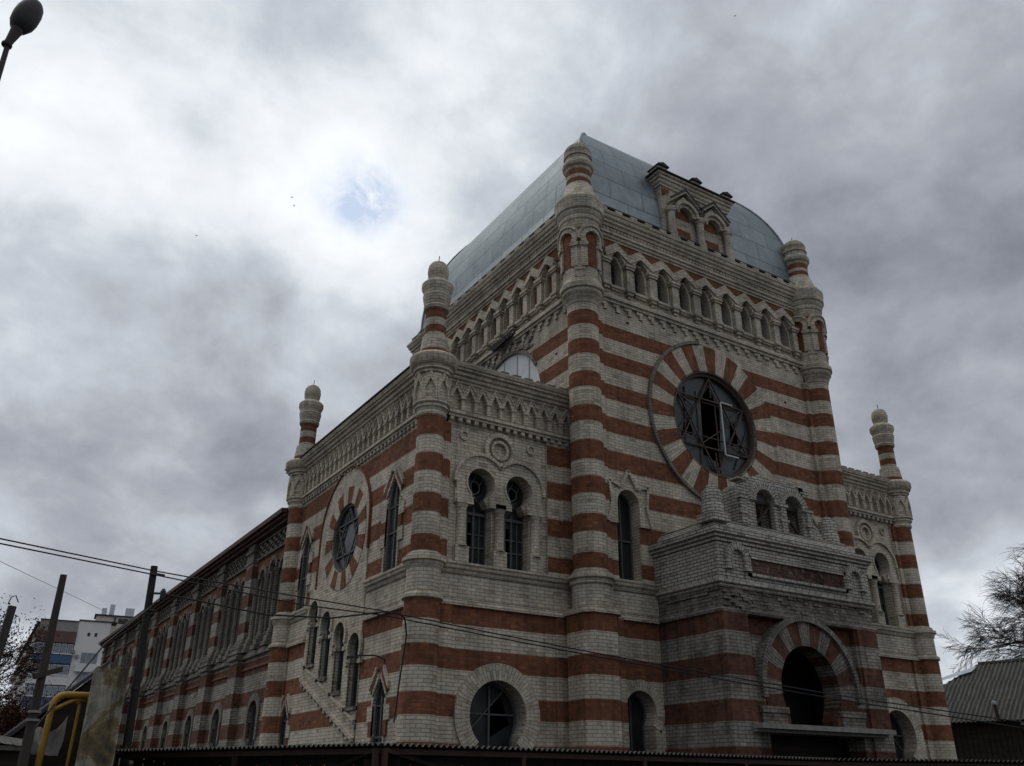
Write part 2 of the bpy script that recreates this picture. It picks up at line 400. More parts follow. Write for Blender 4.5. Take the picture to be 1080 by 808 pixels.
MIRF = lambda y: frame(10, y, -1, 0, 0, -1)     # front, mirrored about x = 5
def cyl(cx, cy, r, az0): return lambda u, z, d: (cx+(r+d)*cos(az0+u/r), cy+(r+d)*sin(az0+u/r), z)
def rect(u0, u1, z0, z1): return [(u0,z0),(u1,z0),(u1,z1),(u0,z1)]
def arc(cu, cz, r, a0, a1, n=14): return [(cu+r*cos(radians(a0+(a1-a0)*k/n)), cz+r*sin(radians(a0+(a1-a0)*k/n))) for k in range(n+1)]
def round_arch(cu, w, z0, z1): return [(cu-w/2,z0),(cu+w/2,z0)]+arc(cu, z1-w/2, w/2, 0, 180)
def pointed(cu, w, z0, zs, z1):
    h = w/2; k = []
    for i in range(7): t = i/6; k.append((cu+h*cos(t*pi/2)**.8, zs+(z1-zs)*t**.9))
    return [(cu-h,z0),(cu+h,z0)]+k+[(2*cu-p[0], p[1]) for p in reversed(k[:-1])]
def horseshoe(cu, w, z0, zn, zc, r, wn=None):
    """jamb width w from z0 to zn, then a neck and a round head of radius r about zc"""
    a = math.degrees(math.asin(-min(.95, (zc-zn-.12)/r)))if zc-zn-.12 < r else -70
    wn = wn or 2*r*cos(radians(a))
    pts = [(cu-w/2,z0),(cu+w/2,z0),(cu+w/2,zn)]
    if abs(wn-w) > .03: pts += [(cu+wn/2, zn+.02)]
    pts += arc(cu, zc, r, a, 180-a, 26)
    if abs(wn-w) > .03: pts += [(cu-wn/2, zn+.02)]
    pts += [(cu-w/2,zn)]
    return pts
def circle(cu, cz, r, n=48): return [(cu+r*cos(2*pi*k/n), cz+r*sin(2*pi*k/n)) for k in range(n)]

# ------------------------------------------------------------------ the synagogue
SY = thing('synagogue', (5, 5, GZ), 'old synagogue of red and pale striped brick with domed corner turrets and grey metal roof', 'synagogue')
W, B, A, E_, D = 10.0, 11.0, 4.41, .65, 10.3
def P_(mb, name, mats, parent=SY, label=None): return mb.build(name, mats, parent, None, label)

def window(outline, fr, d, parent=SY, name='arched_window', fm='frame', gm='glass', bars=(), fw=.86, origin=None, broken=()):
    us = [p[0] for p in outline]; zs = [p[1] for p in outline]
    cu, cz = (min(us)+max(us))/2, (min(zs)+max(zs))/2
    inn = [(cu+(p[0]-cu)*fw, cz+(p[1]-cz)*(1-(1-fw)*(max(us)-min(us))/(max(zs)-min(zs)))) for p in outline]
    f = MB(); f.prism(outline, fr, d-.05, d+.03, 0, [inn])
    for (u0, z0, u1, z1, w) in bars: 
        a = fr(u0, z0, d); b = fr(u1, z1, d); f.bar(a, b, w, 0, w*.8)
    o = P_(f, name, M[fm], parent)
    if gm:
        g = MB(); g.prism(inn, fr, d-.04, d-.02, 0, list(broken), back=True); P_(g, 'window_pane', M[gm], o)
    return o

# --- front tower walls
rose_c, rose_z, rose_r = 5.0, 11.72, 1.72
lanc = lambda c: round_arch(c, .76, 6.46, 8.93)
hs_low = lambda c: horseshoe(c, .86, GZ, 2.85, 3.25, .5)
F0 = FRONT(0)
m = MB()
m.prism(rect(0, W, GZ, 14.97), F0, -.55, 0, 0, [circle(rose_c, rose_z, rose_r), lanc(1.30), lanc(8.70), hs_low(1.38), hs_low(8.62),
        rect(3.4, 6.6, GZ, 5.2)], 1)
m.prism([(p[0], p[1]) for p in rect(0, W, 14.97, 18.2)], F0, -.55, 0, 1, [pointed(1.30+.9275*i, .42, 15.4, 16.02, 16.47) for i in range(9)])
P_(m, 'front_tower_wall', [M['band'], M['white']])
FL = LEFT(0)
lun = [(4.2+2*cos(radians(a)), 12.4+2*sin(radians(a))) for a in range(0, 181, 9)]
m = MB()
m.prism(rect(.0, B, 11.6, 14.97), FL, -.55, 0, 0, [lun])
m.prism(rect(.0, B, 14.97, 18.2), FL, -.55, 0, 1, [pointed(1.64+.83*i, .40, 15.4, 16.0, 16.4) for i in range(11)])
m.prism(rect(.55, B, GZ, 11.6), FL, -.55, 0, 0)
m.prism(rect(0, B, GZ, 18.2), RIGHT(W), -.55, 0, 0)
m.prism(rect(0, W, 9.5, 18.2), frame(0, B, 1, 0, 0, 1), -.55, 0, 0)
P_(m, 'side_tower_wall', [M['band'], M['white']])
m = MB(); m.box(.6, 9.4, .6, 10.4, 17.9, 18.1); m.box(.6, 9.4, .6, 10.4, 5.3, 5.5); m.box(.6, 9.4, .6, 10.4, 9.1, 9.3)
m.box(.56, 9.44, 6, 6.1, GZ, 18); P_(m, 'interior_floor', M['interior'])

# --- corner pilaster strips beside the turrets
for a, b, z_, d_ in ((.35,.62,14.2,.10),(9.38,9.65,14.2,.10),(0,.9,5.45,.12),(9.1,10,5.45,.12)):
    m = MB(); m.fbox(F0, a, b, GZ, z_, 0, d_); P_(m, 'pilaster', M['band'])

# --- rose window
def fans(fr, cu, cz, r0, r1, n, d, phase=0, gap=0):
    mb = MB()
    for k in range(n):
        a0 = 360/n*(k+phase); mb.ring(fr, cu, cz, r0, r1, 0, d+(.006 if k % 2 else 0), a0, a0+360/n, k % 2, 3)
    return mb
P_(fans(F0, rose_c, rose_z, rose_r, 2.62, 32, .03, .5), 'rose_surround', [M['white'], M['red']])
m = MB(); m.ring(F0, rose_c, rose_z, 2.64, 2.74, 0, .09, 100, 262, 0, 40); m.ring(F0, rose_c, rose_z, 1.70, 1.75, -.1, .036, 0, 360, 0, 60)
P_(m, 'rose_moulding', [M['nwhite']])
def star_window(fr, cu, cz, r, d, parent, name, bars='brownframe', w=.042, extra=True):
    f = MB(); f.ring(fr, cu, cz, r*.93, r*1.01, d-.05, d+.05, 0, 360, 0, 60)
    for s_ in (90, -90):
        q = [(cu+r*.93*cos(radians(s_+120*k)), cz+r*.93*sin(radians(s_+120*k))) for k in range(3)]
        for k in range(3): f.bar(fr(*q[k], d), fr(*q[(k+1) % 3], d), w)
    for k in range(6):
        a = radians(60*k+0); f.bar(fr(cu+r*.53*cos(a+pi/6), cz+r*.53*sin(a+pi/6), d), fr(cu+r*.95*cos(a+pi/6), cz+r*.95*sin(a+pi/6), d), w*.8)
    if extra:
        for x in (-.33, .12): 
            h = sqrt(.86-(x)**2)*r; f.bar(fr(cu+x*r, cz-h*.95, d-.06), fr(cu+x*r, cz+h*.7, d-.06), w*.9)
        for z in (-.25, .42): h = sqrt(.86-z*z)*r; f.bar(fr(cu-h, cz+z*r, d-.06), fr(cu+h, cz+z*r, d-.06), w*.7)
    return P_(f, name, M[bars], parent)
rw = star_window(F0, rose_c, rose_z, rose_r, -.12, SY, 'rose_window')
g = MB()
hole = [(4.55,10.7),(5.25,10.5),(5.42,12.3),(5.0,13.1),(4.62,12.5)]
hole2 = [(5.75,11.2),(6.1,11.35),(6.0,12.1),(5.8,12.0)]
hole3 = [(3.75,11.35),(4.2,11.2),(4.1,11.75)]
g.prism(circle(rose_c, rose_z, rose_r*.95), F0, -.21, -.19, 0, [hole, hole2, hole3], back=True); P_(g, 'window_pane', M['glass'], rw)
g = MB()
for a, b in (((5.35,10.80),(5.35,12.55)),((5.35,12.55),(5.85,12.55)),((5.35,10.80),(5.9,10.80))): g.bar(F0(*a,-.06), F0(*b,-.06), .038)
P_(g, 'casement', M['whitemetal'], rw)
g = MB(); random.seed(3)
for k in range(5):
    a, b = random.uniform(0, 2*pi), random.uniform(0, 2*pi); r_ = 1.5
    g.bar(F0(rose_c+r_*cos(a), rose_z+r_*sin(a), -.16), F0(rose_c+r_*cos(b), rose_z+r_*sin(b), -.16), .03)
P_(g, 'broken_strut', M['brownframe'], rw)

# --- lancets of the tower front, with star-topped hoods
def star_hood(c):
    p = [(.75,8.1),(.60,8.62),(.66,9.12),(.28,8.98),(0,9.46)]
    out = [(c+.75,7.95)]+[(c+x, z) for x, z in p]+[(c-x, z) for x, z in reversed(p[:-1])]+[(c-.75,7.95),(c-.38,7.95)]+list(reversed([q for q in round_arch(c, .76, 7.95, 8.93)[1:]]))
    return out
for c in (1.30, 8.70):
    w = window(lanc(c), F0, -.34, name='lancet_window', gm='glassd', bars=[(c, 6.5, c, 8.8, .05), (c-.35, 7.6, c+.35, 7.6, .05)], fw=.88, broken=[rect(c-.28, c-.05, 6.7, 7.5)])
    m = MB(); m.prism([(c+.75,7.95),(c+.60,8.5),(c+.68,9.10),(c+.28,8.98),(c,9.46),(c-.28,8.98),(c-.68,9.10),(c-.60,8.5),(c-.75,7.95),(c-.38,7.95)]
                      + [(c+.38*cos(radians(a)), 8.55+.38*sin(radians(a))) for a in range(180, -1, -12)] + [(c+.38,7.95)], F0, 0, .07)
    e = [(c+.75,7.95),(c+.60,8.5),(c+.68,9.10),(c+.28,8.98),(c,9.46),(c-.28,8.98),(c-.68,9.10),(c-.60,8.5),(c-.75,7.95)]
    for a_, b_ in zip(e[:-1], e[1:]): m.bar(F0(*a_, .10), F0(*b_, .10), .085)
    P_(m, 'window_hood', M['white'])
for c in (1.38, 8.62):
    m = MB(); m.ring(F0, c, 3.25, .5, .76, 0, .05, -38, 218); m.fbox(F0, c-.68, c-.43, GZ, 2.85, 0, .05); m.fbox(F0, c+.43, c+.68, GZ, 2.85, 0, .05); P_(m, 'arch_surround', M['white'])
    window(hs_low(c), F0, -.40, name='horseshoe_window', gm='glassd', bars=[(c, 1, c, 3.7, .05)], fw=.9, broken=[rect(c-.32, c-.04, 2.2, 3.2)])

# --- gothic arcade below the cornice
def arcade(fr, cs, s, blind, u0, u1, name):
    h = s/2; hood = MB(); tri = MB(); pil = MB()
    for c in cs:
        hood.prism([(c,16.93),(c+h,16.62),(c+h,16.25),(c+.27,16.2),(c+.25,16.32),(c,16.64),(c-.25,16.32),(c-.27,16.2),(c-h,16.25),(c-h,16.62)], fr, -.02, .14)
        hood.prism([(c,16.74),(c+h,16.44),(c+h,16.30),(c,16.60),(c-h,16.30),(c-h,16.44)], fr, .1, .19)
        pil.fbox(fr, c-.25, c+.25, 15.29, 15.38, 0, .11); pil.fbox(fr, c-.22, c+.22, 15.22, 15.29, 0, .07)
        for sg in (-1, 1):      # inner jamb step
            pil.fbox(fr, c+sg*.23-.025, c+sg*.23+.025, 15.38, 16.1, 0, .05)
    for k in range(len(cs)+1):
        x = cs[0]-h+k*s
        if not (u0 < x < u1): continue
        pil.fbox(fr, x-.12, x+.12, 15.36, 16.08, 0, .14); pil.fbox(fr, x-.17, x+.17, 16.08, 16.15, 0, .19); pil.fbox(fr, x-.19, x+.19, 16.15, 16.25, 0, .22)
        pil.fbox(fr, x-.16, x+.16, 15.28, 15.37, 0, .19); pil.fbox(fr, x-.11, x+.11, 15.18, 15.28, 0, .15); pil.fbox(fr, x-.06, x+.06, 15.07, 15.18, 0, .09)
    tri.fbox(fr, u0, u1, 16.5, 17.02, -.02, .03)
    P_(tri, 'red_spandrel', M['red']); P_(hood, 'arcade_hood', M['white']); P_(pil, 'arcade_colonnettes', M['white'])
    first = None
    for i, c in enumerate(cs):
        if blind:
            m = MB(); m.prism([(p[0], p[1]) for p in pointed(c, .44, 15.35, 16.0, 16.45)], fr, -.2, -.13); P_(m, 'blind_niche', M['red'])
        else:
            window(pointed(c, .42, 15.4, 16.02, 16.47), fr, -.30, name='arcade_window', gm='glassd', bars=[(c, 15.45, c, 16.4, .03), (c-.2, 15.9, c+.2, 15.9, .03)], fw=.82)
arcade(F0, [1.30+.9275*i for i in range(9)], .9275, False, .55, 9.45, 'front')
arcade(FL, [1.64+.83*i for i in range(11)], .83, True, .55, B, 'side')

def strip(fr, u0, u1, z, name='string_course', step=.46, mat='white', dz=.23):
    m = MB(); m.fbox(fr, u0, u1, z, z+.10, 0, .09); m.fbox(fr, u0, u1, z+.10, z+.22, 0, .15)
    t = m; u = u0+.15; random.seed(int(u1*10))
    while u < u1-.2:
        j = random.uniform(-.012, .012); t.fbox(fr, u, u+step*.52+j, z-.12+j*.6, z+.01, -.01, .06)
        if random.random() > .07: t.fbox(fr, u+step*.26, u+step*.52+j, z-.25-j, z-.11, -.01, .058)
        u += step
    P_(t, name, M[mat])
strip(F0, .5, 9.5, 14.75); strip(FL, .5, B, 14.75)

for fr, u, z in ((F0, 1.62, 14.22), (F0, 3.1, 10.2), (F0, 8.3, 13.2), (FL, 1.3, 13.3), (FRONT(E_), -3.6, 5.95), (FRONT(E_), -.25, 8.2)):
    m = MB(); m.fbox(fr, u, u+.11, z, z+.08, -.02, .004 if fr is not FRONT else .004); P_(m, 'putlog_shade', M['tarwood'])  # flat dark plates stand in for the shade inside small open holes
# --- main cornice
TP = [(0,0),(W,0),(W,B),(0,B)]
m = MB(); m.sweep([(0,17.0),(.06,17.0),(.06,17.07),(.11,17.09),(.11,17.17),(.17,17.19),(.17,17.28),(.13,17.30),(.13,17.40),(.19,17.42),(.2,17.5),(.26,17.53),(.26,17.61),(.31,17.64),(.33,17.74),(.37,17.77),(.38,17.86),(0,17.90)], TP, 1, True)
for k in range(66): m.fbox(F0, .5+k*.138, .5+k*.138+.075, 17.30, 17.37, .10, .175)
for k in range(74): m.fbox(FL, .5+k*.138, .5+k*.138+.075, 17.30, 17.37, .10, .175)
for k in range(15):
    u = .62+k*.61
    if u < 9.3: m.fbox(F0, u, u+.27, 17.84, 18.06, -.1, .27)
for k in range(17): m.fbox(FL, .62+k*.61, .89+k*.61, 17.84, 18.06, -.1, .27)
P_(m, 'main_cornice', M['white'])

# --- corner turrets of the tower (one pattern, copied)
def cyl_patch(mb, fr, test, u0, u1, z0, z1, d, mat=0, du=.03, dz=.03):
    nu, nz = int((u1-u0)/du)+1, int((z1-z0)/dz)+1
    for i in range(nu):
        for j in range(nz):
            a, b = u0+(u1-u0)*i/nu, u0+(u1-u0)*(i+1)/nu; c, e = z0+(z1-z0)*j/nz, z0+(z1-z0)*(j+1)/nz
            if test((a+b)/2, (c+e)/2): mb.face([fr(a,c,d),fr(b,c,d),fr(b,e,d),fr(a,e,d)], mat, [(a,c),(b,c),(b,e),(a,e)])
def tower_turret(cx, cy):
    m = MB()
    # pedestal: square with cut corners, then ledges
    def octo(r, c, z0, z1, mat=0):
        q = [(r,-r+c),(r,r-c),(r-c,r),(-r+c,r),(-r,r-c),(-r,-r+c),(-r+c,-r),(r-c,-r)]
        for k in range(8):
            a, b = q[k], q[(k+1) % 8]; m.face([(cx+a[0],cy+a[1],z0),(cx+b[0],cy+b[1],z0),(cx+b[0],cy+b[1],z1),(cx+a[0],cy+a[1],z1)], mat)
        for z in (z0, z1): m.face([(cx+a[0],cy+a[1],z) for a in q], mat)
    octo(.54, .2, GZ, 5.43, 0)
    octo(.60, .2, 5.43, 5.50, 1); octo(.56, .2, 5.50, 5.58, 1)
    m.lathe([(.50,5.57),(.50,6.16),(.56,6.18),(.56,6.28),(.62,6.30),(.62,6.38),(.52,6.40),(.50,6.5),(.45,6.52)], cx, cy, 28, 1)
    o = P_(m, 'corner_turret', [M['band'], M['white']])
    m = MB(); m.lathe([(.45,6.50),(.45,14.25)], cx, cy, 32, 0); P_(m, 'shaft', M['band'], o)
    m = MB(); m.lathe([(.45,14.22),(.48,14.26),(.48,14.34),(.52,14.38),(.54,14.48),(.60,14.54),(.60,14.64),(.655,14.68),(.655,14.82),(.61,14.86),(.58,14.98),(.57,15.0)], cx, cy, 32, 0)
    m.lathe([(.57,15.0),(.55,15.05),(.55,16.7),(.57,16.85),(.60,16.92),(.60,17.02),(.64,17.05),(.64,17.18),(.68,17.22),(.70,17.34),(.75,17.38),(.755,17.5),(.755,17.64),(.775,17.68),(.775,17.78),(.72,17.83),(.66,17.96),(.6,18.04),(.56,18.1),(.42,18.52),(.40,18.54)], cx, cy, 32, 0)
    P_(m, 'drum', M['white'], o)
    for az in (187, 270, 0, 97):
        fr = cyl(cx, cy, .55, radians(az)); m = MB()
        inside = lambda u, z: (abs(u) < .15 and 15.36 < z < 16.2) or u*u+(z-16.34)**2 < .225**2
        cyl_patch(m, fr, inside, -.25, .25, 15.34, 16.6, .012); n_ = P_(m, 'niche', M['red'], o)
        h = MB(); h.ring(fr, 0, 16.34, .225, .37, -.03, .11, -38, 218, 0, 26)
        h.ring(fr, 0, 16.34, .37, .43, -.03, .15, -10, 190, 0, 22)
        for s_ in (-1, 1):
            h.fbox(fr, s_*.27-.11, s_*.27+.11, 16.04, 16.16, 0, .13); h.fbox(fr, s_*.26-.09, s_*.26+.09, 15.36, 16.04, -.02, .07)
        P_(h, 'niche_hood', M['white'], o)
    for az in (228.5, 311): 
        fr = cyl(cx, cy, .55, radians(az)); m = MB()
        m.fbox(fr, -.14, .14, 15.0, 16.0, -.03, .05); m.fbox(fr, -.18, .18, 16.0, 16.12, -.03, .08); m.fbox(fr, -.12, .12, 15.22, 15.27, .04, .075); P_(m, 'pilaster', M['white'], o)
        t = MB(); t.prism([(-.17,16.88),(.17,16.88),(0,16.62)], fr, -.02, .014); P_(t, 'red_triangle', M['red'], o)
    m = MB()
    pr = [(.39,18.5),(.39,18.58),(.39,18.74),(.39,18.87),(.39,19.05),(.42,19.08),(.42,19.16),(.47,19.2),(.50,19.26),(.50,19.34),(.47,19.42),(.42,19.46),(.41,19.52)]
    m.lathe(pr, cx, cy, 28, 0, mats=[0,1,0,1,0,0,0,0,0,0,0,0])
    P_(m, 'finial_shaft', [M['white'], M['red']], o)
    m = MB(); m.lathe([(.41,19.50),(.41,19.60),(.45,19.63),(.45,19.70),(.42,19.72),(.42,19.84),(.435,19.86),(.43,19.93),(.39,20.02),(.30,20.12),(.18,20.19),(.06,20.23),(0,20.235)], cx, cy, 28, 0)
    P_(m, 'finial_dome', M['white'], o)
    m = MB(); m.tube([(cx,cy,20.2),(cx+.01,cy,20.42)], .014, 5); P_(m, 'rod', M['rust'], o)
    return o
t0 = tower_turret(0, 0); copy_tree(t0, (W,0,0), SY)

# --- vaulted metal roof
prof = [(-.2,18.10),(-.2,18.14),(-.05,18.30)]+[(3.05-3.0*cos(radians(a)), 18.5+4.67*sin(radians(a))) for a in range(0, 91, 5)]
m = MB(); al = 0
for k in range(len(prof)-1):
    (ta, za), (tb, zb) = prof[k], prof[k+1]; ln = math.hypot(tb-ta, zb-za)
    for side in range(4):
        def c4(t, z): return [(t,t,z),(W-t,t,z),(W-t,B-t,z),(t,B-t,z)]
        qa, qb = c4(ta, za), c4(tb, zb); i, j = side, (side+1) % 4
        n = 6
        def u(p): return (p[0] if side % 2 == 0 else p[1])
        m.face([qa[i],qa[j],qb[j],qb[i]], 0, [(u(qa[i]),al),(u(qa[j]),al),(u(qb[j]),al+ln),(u(qb[i]),al+ln)], True)
    al += ln
t, z = prof[-1]; m.face([(t,t,z),(W-t,t,z),(W-t,B-t,z),(t,B-t,z)], 0)
rf = P_(m, 'vaulted_roof', M['zinc'])
m = MB()
for sx, sy in ((0,0),(1,0),(1,1),(0,1)):
    m.tube([((p if not sx else W-p), (p if not sy else B-p), z+.02) for p, z in prof[2:]], .045, 6)
P_(m, 'hip_seam', M['zinc'], rf)
m = MB(); m.sweep([(.15,18.08),(.23,18.08),(.24,18.13),(.1,18.15)], TP, 1, True); P_(m, 'gutter', M['dark_metal'], rf)

# --- dormer on the roof front
m = MB(); m.box(3.45, 6.55, -.02, 2.2, 17.9, 20.15)
dm = P_(m, 'dormer', M['white'])
m = MB(); pth = [(3.45,2.0),(3.45,-.02),(6.55,-.02),(6.55,2.0)]
m.sweep([(0,20.1),(.05,20.12),(.05,20.2),(.1,20.24),(.1,20.34),(.15,20.38),(.15,20.48),(.2,20.5),(.2,20.58),(0,20.6)], pth, 1); m.box(3.4, 6.6, -.1, 2, 20.5, 20.6)
P_(m, 'dormer_cornice', M['white'], dm)
m = MB(); m.box(3.18, 6.82, -.28, 2.1, 20.6, 20.64); P_(m, 'dormer_roof', M['roofdark'], dm)
for c in (3.47, 5.0, 6.48):
    m = MB(); m.box(c-.2, c+.2, -.2, .3, 20.62, 20.81); k_ = P_(m, 'dormer_cap', M['white'], dm)
    m = MB(); m.prism([(c-.25,20.80),(c+.25,20.80),(c+.25,20.83),(c,20.94),(c-.25,20.83)], FRONT(-.27), -.6, 0, back=True); P_(m, 'cap_cover', M['roofdark'], k_)
FD = FRONT(-.02)
for c in (4.36, 5.66):
    m = MB(); m.fbox(FD, c-.3, c+.3, 17.95, 18.6, -.02, .012, 1); m.fbox(FD, c-.3, c+.3, 18.6, 19.0, -.02, .01, 0)
    m.prism([(c-.3,19.0),(c+.3,19.0)]+arc(c, 19.12, .3, 0, 180), FD, -.02, .012, 1); P_(m, 'dormer_niche', [M['white'], M['red']], dm)
    m = MB(); m.ring(FD, c, 19.12, .3, .42, 0, .2, 0, 180); m.ring(FD, c, 19.12, .42, .54, 0, .28, 0, 180)
    m.prism([(c-.7,19.55),(c-.7,19.42),(c,20.0),(c+.7,19.42),(c+.7,19.55),(c,20.12)], FD, 0, .28)
    m.prism([(c-.5,19.4),(c-.35,19.55)]+arc(c, 19.12, .5, 150, 30, 8)+[(c+.35,19.55),(c+.5,19.4),(c,19.92)], FD, -.01, .16)
    P_(m, 'dormer_arch', M['white'], dm)
    m = MB(); m.bar((c-.72,-.30,19.52), (c,-.30,20.12), .035, 0, .08); m.bar((c,-.30,20.12), (c+.72,-.30,19.52), .035, 0, .08); P_(m, 'gable_flashing', M['roofdark'], dm)
for c in (3.72, 5.01, 6.3):
    m = MB(); m.lathe([(.17,17.9),(.17,18.2),(.13,18.24),(.13,19.0),(.17,19.04),(.19,19.12),(.19,19.2)], c, -.16, 14); P_(m, 'dormer_column', M['white'], dm)
for pts in ([(3.5,19.95),(3.5,19.7),(3.85,19.98),(3.8,20.05),(3.5,20.05)], [(4.75,20.05),(5.01,19.75),(5.27,20.05)], [(6.5,19.95),(6.5,19.7),(6.17,19.98),(6.2,20.05),(6.5,20.05)]):
    m = MB(); m.prism(pts, FD, -.01, .02); P_(m, 'red_spandrel', M['red'], dm)

# --- lunette boarded with a white sheet, broken masonry and a charred beam on the tower's side
m = MB(); m.prism([(4.2+1.98*cos(radians(a)), 12.4+1.98*sin(radians(a))) for a in range(0, 181, 6)], FL, -.09, -.05); lb = P_(m, 'white_boarding', M['plastic'])
m = MB()
for u in (2.9, 3.6, 4.4, 5.1): m.fbox(FL, u, u+.025, 12.4, 12.4+sqrt(1.93**2-(u-4.2)**2), -.06, -.035)
P_(m, 'sheet_seam', M['slate_grey'], lb)
m = MB(); random.seed(5); m.ring(FL, 4.2, 12.4, 1.98, 2.1, -.05, .03, 20, 150, 0, 18)
for k in range(70):
    u, z = random.uniform(2.6, 6.3), random.uniform(14.05, 14.72)
    if (u-4.2)**2+(z-12.4)**2 < 2.05**2: continue
    w_, h_ = random.uniform(.08,.26), random.uniform(.05,.16); m.fbox(FL, u, u+w_, z, z+h_, -.02, random.uniform(.01,.07))
P_(m, 'broken_brickwork', M['rough'])
m = MB()
for k in range(5): m.bar((-.05-.06*k, 3.3+.12*k, 15.02-.05*k), (-.2-.03*k, 4.9-.1*k, 14.98-.07*k), .09)
P_(m, 'charred_beam', M['tarwood'])

# ------------------------------------------------------------------ wings
C1, C2 = -2.925, -1.795          # paired windows
hsw = lambda c: horseshoe(c, .74, 6.45, 7.95, 8.53, .395, .50)
def wing_front(fr):
    low = horseshoe(-2.35, 1.26, GZ, 2.5, 3.05, .77)
    m = MB()
    m.prism(rect(-A, 0.0, GZ, 10.2), fr, -.5, 0, 0, [rect(-3.82, -.88, 6.46, 10.19), low], 1)
    m.prism(rect(-A, 0.0, 10.2, 11.3), fr, -.5, 0, 1)
    P_(m, 'wing_front_wall', [M['band'], M['white']])
    m = MB(); m.prism(rect(-3.84, -.86, 6.4, 10.22), fr, -.45, -.07, 0, [hsw(C1), hsw(C2)]); P_(m, 'window_panel', M['white'])
    # raised hood running over both heads
    R = .72; zc = 8.53; dx = (C2-C1)/2; mid = (C1+C2)/2; ai = math.degrees(math.acos(dx/R))
    notch = lambda c: [(c+.25,7.95),(c+.25,7.97)]+arc(c, zc, .395, -50, 230, 26)+[(c-.25,7.97),(c-.25,7.95)]
    out = [(C1-.74,7.95),(C1-.74,8.25)]+arc(C1, zc, R, 195, ai, 18)+arc(C2, zc, R, 180-ai, -15, 18)+[(C2+.74,8.25),(C2+.74,7.95)]
    pts = out+notch(C2)+notch(C1)
    m = MB(); m.prism(pts, fr, -.08, .03)
    m.ring(fr, C1, zc, R, R+.08, -.08, .10, ai+2, 184, 0, 20); m.ring(fr, C2, zc, R, R+.08, -.08, .10, -4, 178-ai, 0, 20)
    m.ring(fr, C1, zc, .395, .44, -.08, .055, -45, 225, 0, 30); m.ring(fr, C2, zc, .395, .44, -.08, .055, -45, 225, 0, 30)
    for c in (C1, C2):
        for s_ in (-1, 1): m.fbox(fr, c+s_*.48-.24, c+s_*.48+.24, 7.93, 8.05, -.08, .09)
    P_(m, 'window_hood', M['white'])
    for x in (C1-.52, (C1+C2)/2, C2+.52):
        m = MB(); m.fbox(fr, x-.19, x+.19, 6.46, 6.86, -.08, .08); 
        f0 = fr(x, 0, -.02); m.lathe([(.17,6.86),(.14,6.92),(.125,6.95),(.125,7.8),(.15,7.86),(.18,7.93)], f0[0], f0[1], 16); P_(m, 'colonnette', M['white'])
    for c in (C1, C2):
        window(hsw(c), fr, -.36, name='horseshoe_window', fm='frame', gm='glassd', fw=.9, broken=[rect(c-.28, c-.04, 6.9, 7.6), circle(c+.05, 8.55, .22, 10)],
               bars=[(c, 6.5, c, 7.95, .06), (c-.36, 7.82, c+.36, 7.82, .09), (c-.18, 6.5, c-.18, 7.8, .035), (c+.18, 6.5, c+.18, 7.8, .035), (c-.35, 7.3, c+.35, 7.3, .035), (c-.3, 8.2, c+.05, 8.85, .035), (c+.02, 8.1, c-.15, 8.8, .04), (c-.36, 6.95, c+.36, 6.98, .04)])
    for c in (C1, C2):
        m = MB(); m.ring(fr, c, 8.53, .15, .19, -.39, -.34, 0, 360, 0, 20)
        for a in (20, 140, 260): m.bar(fr(c+.17*cos(radians(a)), 8.53+.17*sin(radians(a)), -.36), fr(c+.38*cos(radians(a+25)), 8.53+.38*sin(radians(a+25)), -.36), .03)
        P_(m, 'tracery', M['frame'])
    m = MB(); m.ring(fr, -2.37, 9.54, .35, .47, -.08, .05, 0, 360, 0, 40);  m.ring(fr, -2.37, 9.54, .20, .27, -.08, .03, 0, 360, 0, 30)
    P_(m, 'roundel', M['white'])
    for c in (-3.41, -1.36):
        m = MB(); m.ring(fr, c, 9.77, .09, .14, -.08, -.02, 0, 360, 0, 20); P_(m, 'roundel', M['white'])
    # big lower window
    m = MB(); m.ring(fr, -2.35, 3.05, .77, 1.15, 0, .07, -48, 228); m.fbox(fr, -3.4, -2.98, GZ, 2.25, 0, .07); m.fbox(fr, -1.72, -1.3, GZ, 2.25, 0, .07); P_(m, 'arch_surround', M['white'])
    window(low, fr, -.4, name='round_window', gm='glassd', fw=.92, bars=[(-2.35, 1, -2.35, 3.75, .06), (-3.05, 3.1, -1.65, 3.1, .05), (-3, 2.6, -1.9, 3.7, .04)], broken=[[(-2.3,2.6),(-1.75,2.9),(-2.0,3.5),(-2.3,3.3)]])
    frieze(fr, -3.95, -.08)
def frieze(fr, u0, u1, s=.377, mat='white'):
    n = int(round((u1-u0)/s)); s = (u1-u0)/n; h = s/2
    m = MB()
    for i in range(n):
        c = u0+h+i*s
        m.prism([(c,11.15),(c+h,10.86),(c+h,10.38),(c+h-.055,10.38),(c+h-.055,10.70),(c,11.0),(c-h+.055,10.70),(c-h+.055,10.38),(c-h,10.38),(c-h,10.86)], fr, -.02, .13)
        m.prism([(c,11.16),(c+h,10.87),(c+h,10.83),(c,11.12),(c-h,10.83),(c-h,10.87)], fr, .05, .16)
        m.fbox(fr, c-h-.08, c-h+.08, 10.67, 10.72, 0, .155)
    P_(m, 'zigzag_frieze', M[mat])
    m = MB(); m.fbox(fr, u0, u1, 10.26, 10.36, 0, .13); m.fbox(fr, u0, u1, 10.19, 10.27, 0, .08)
    u = u0+.05
    while u < u1-.12: m.fbox(fr, u, u+.11, 10.08, 10.20, -.01, .07); u += .24
    P_(m, 'string_course', M[mat])
wing_front(FRONT(E_)); wing_front(MIRF(E_))

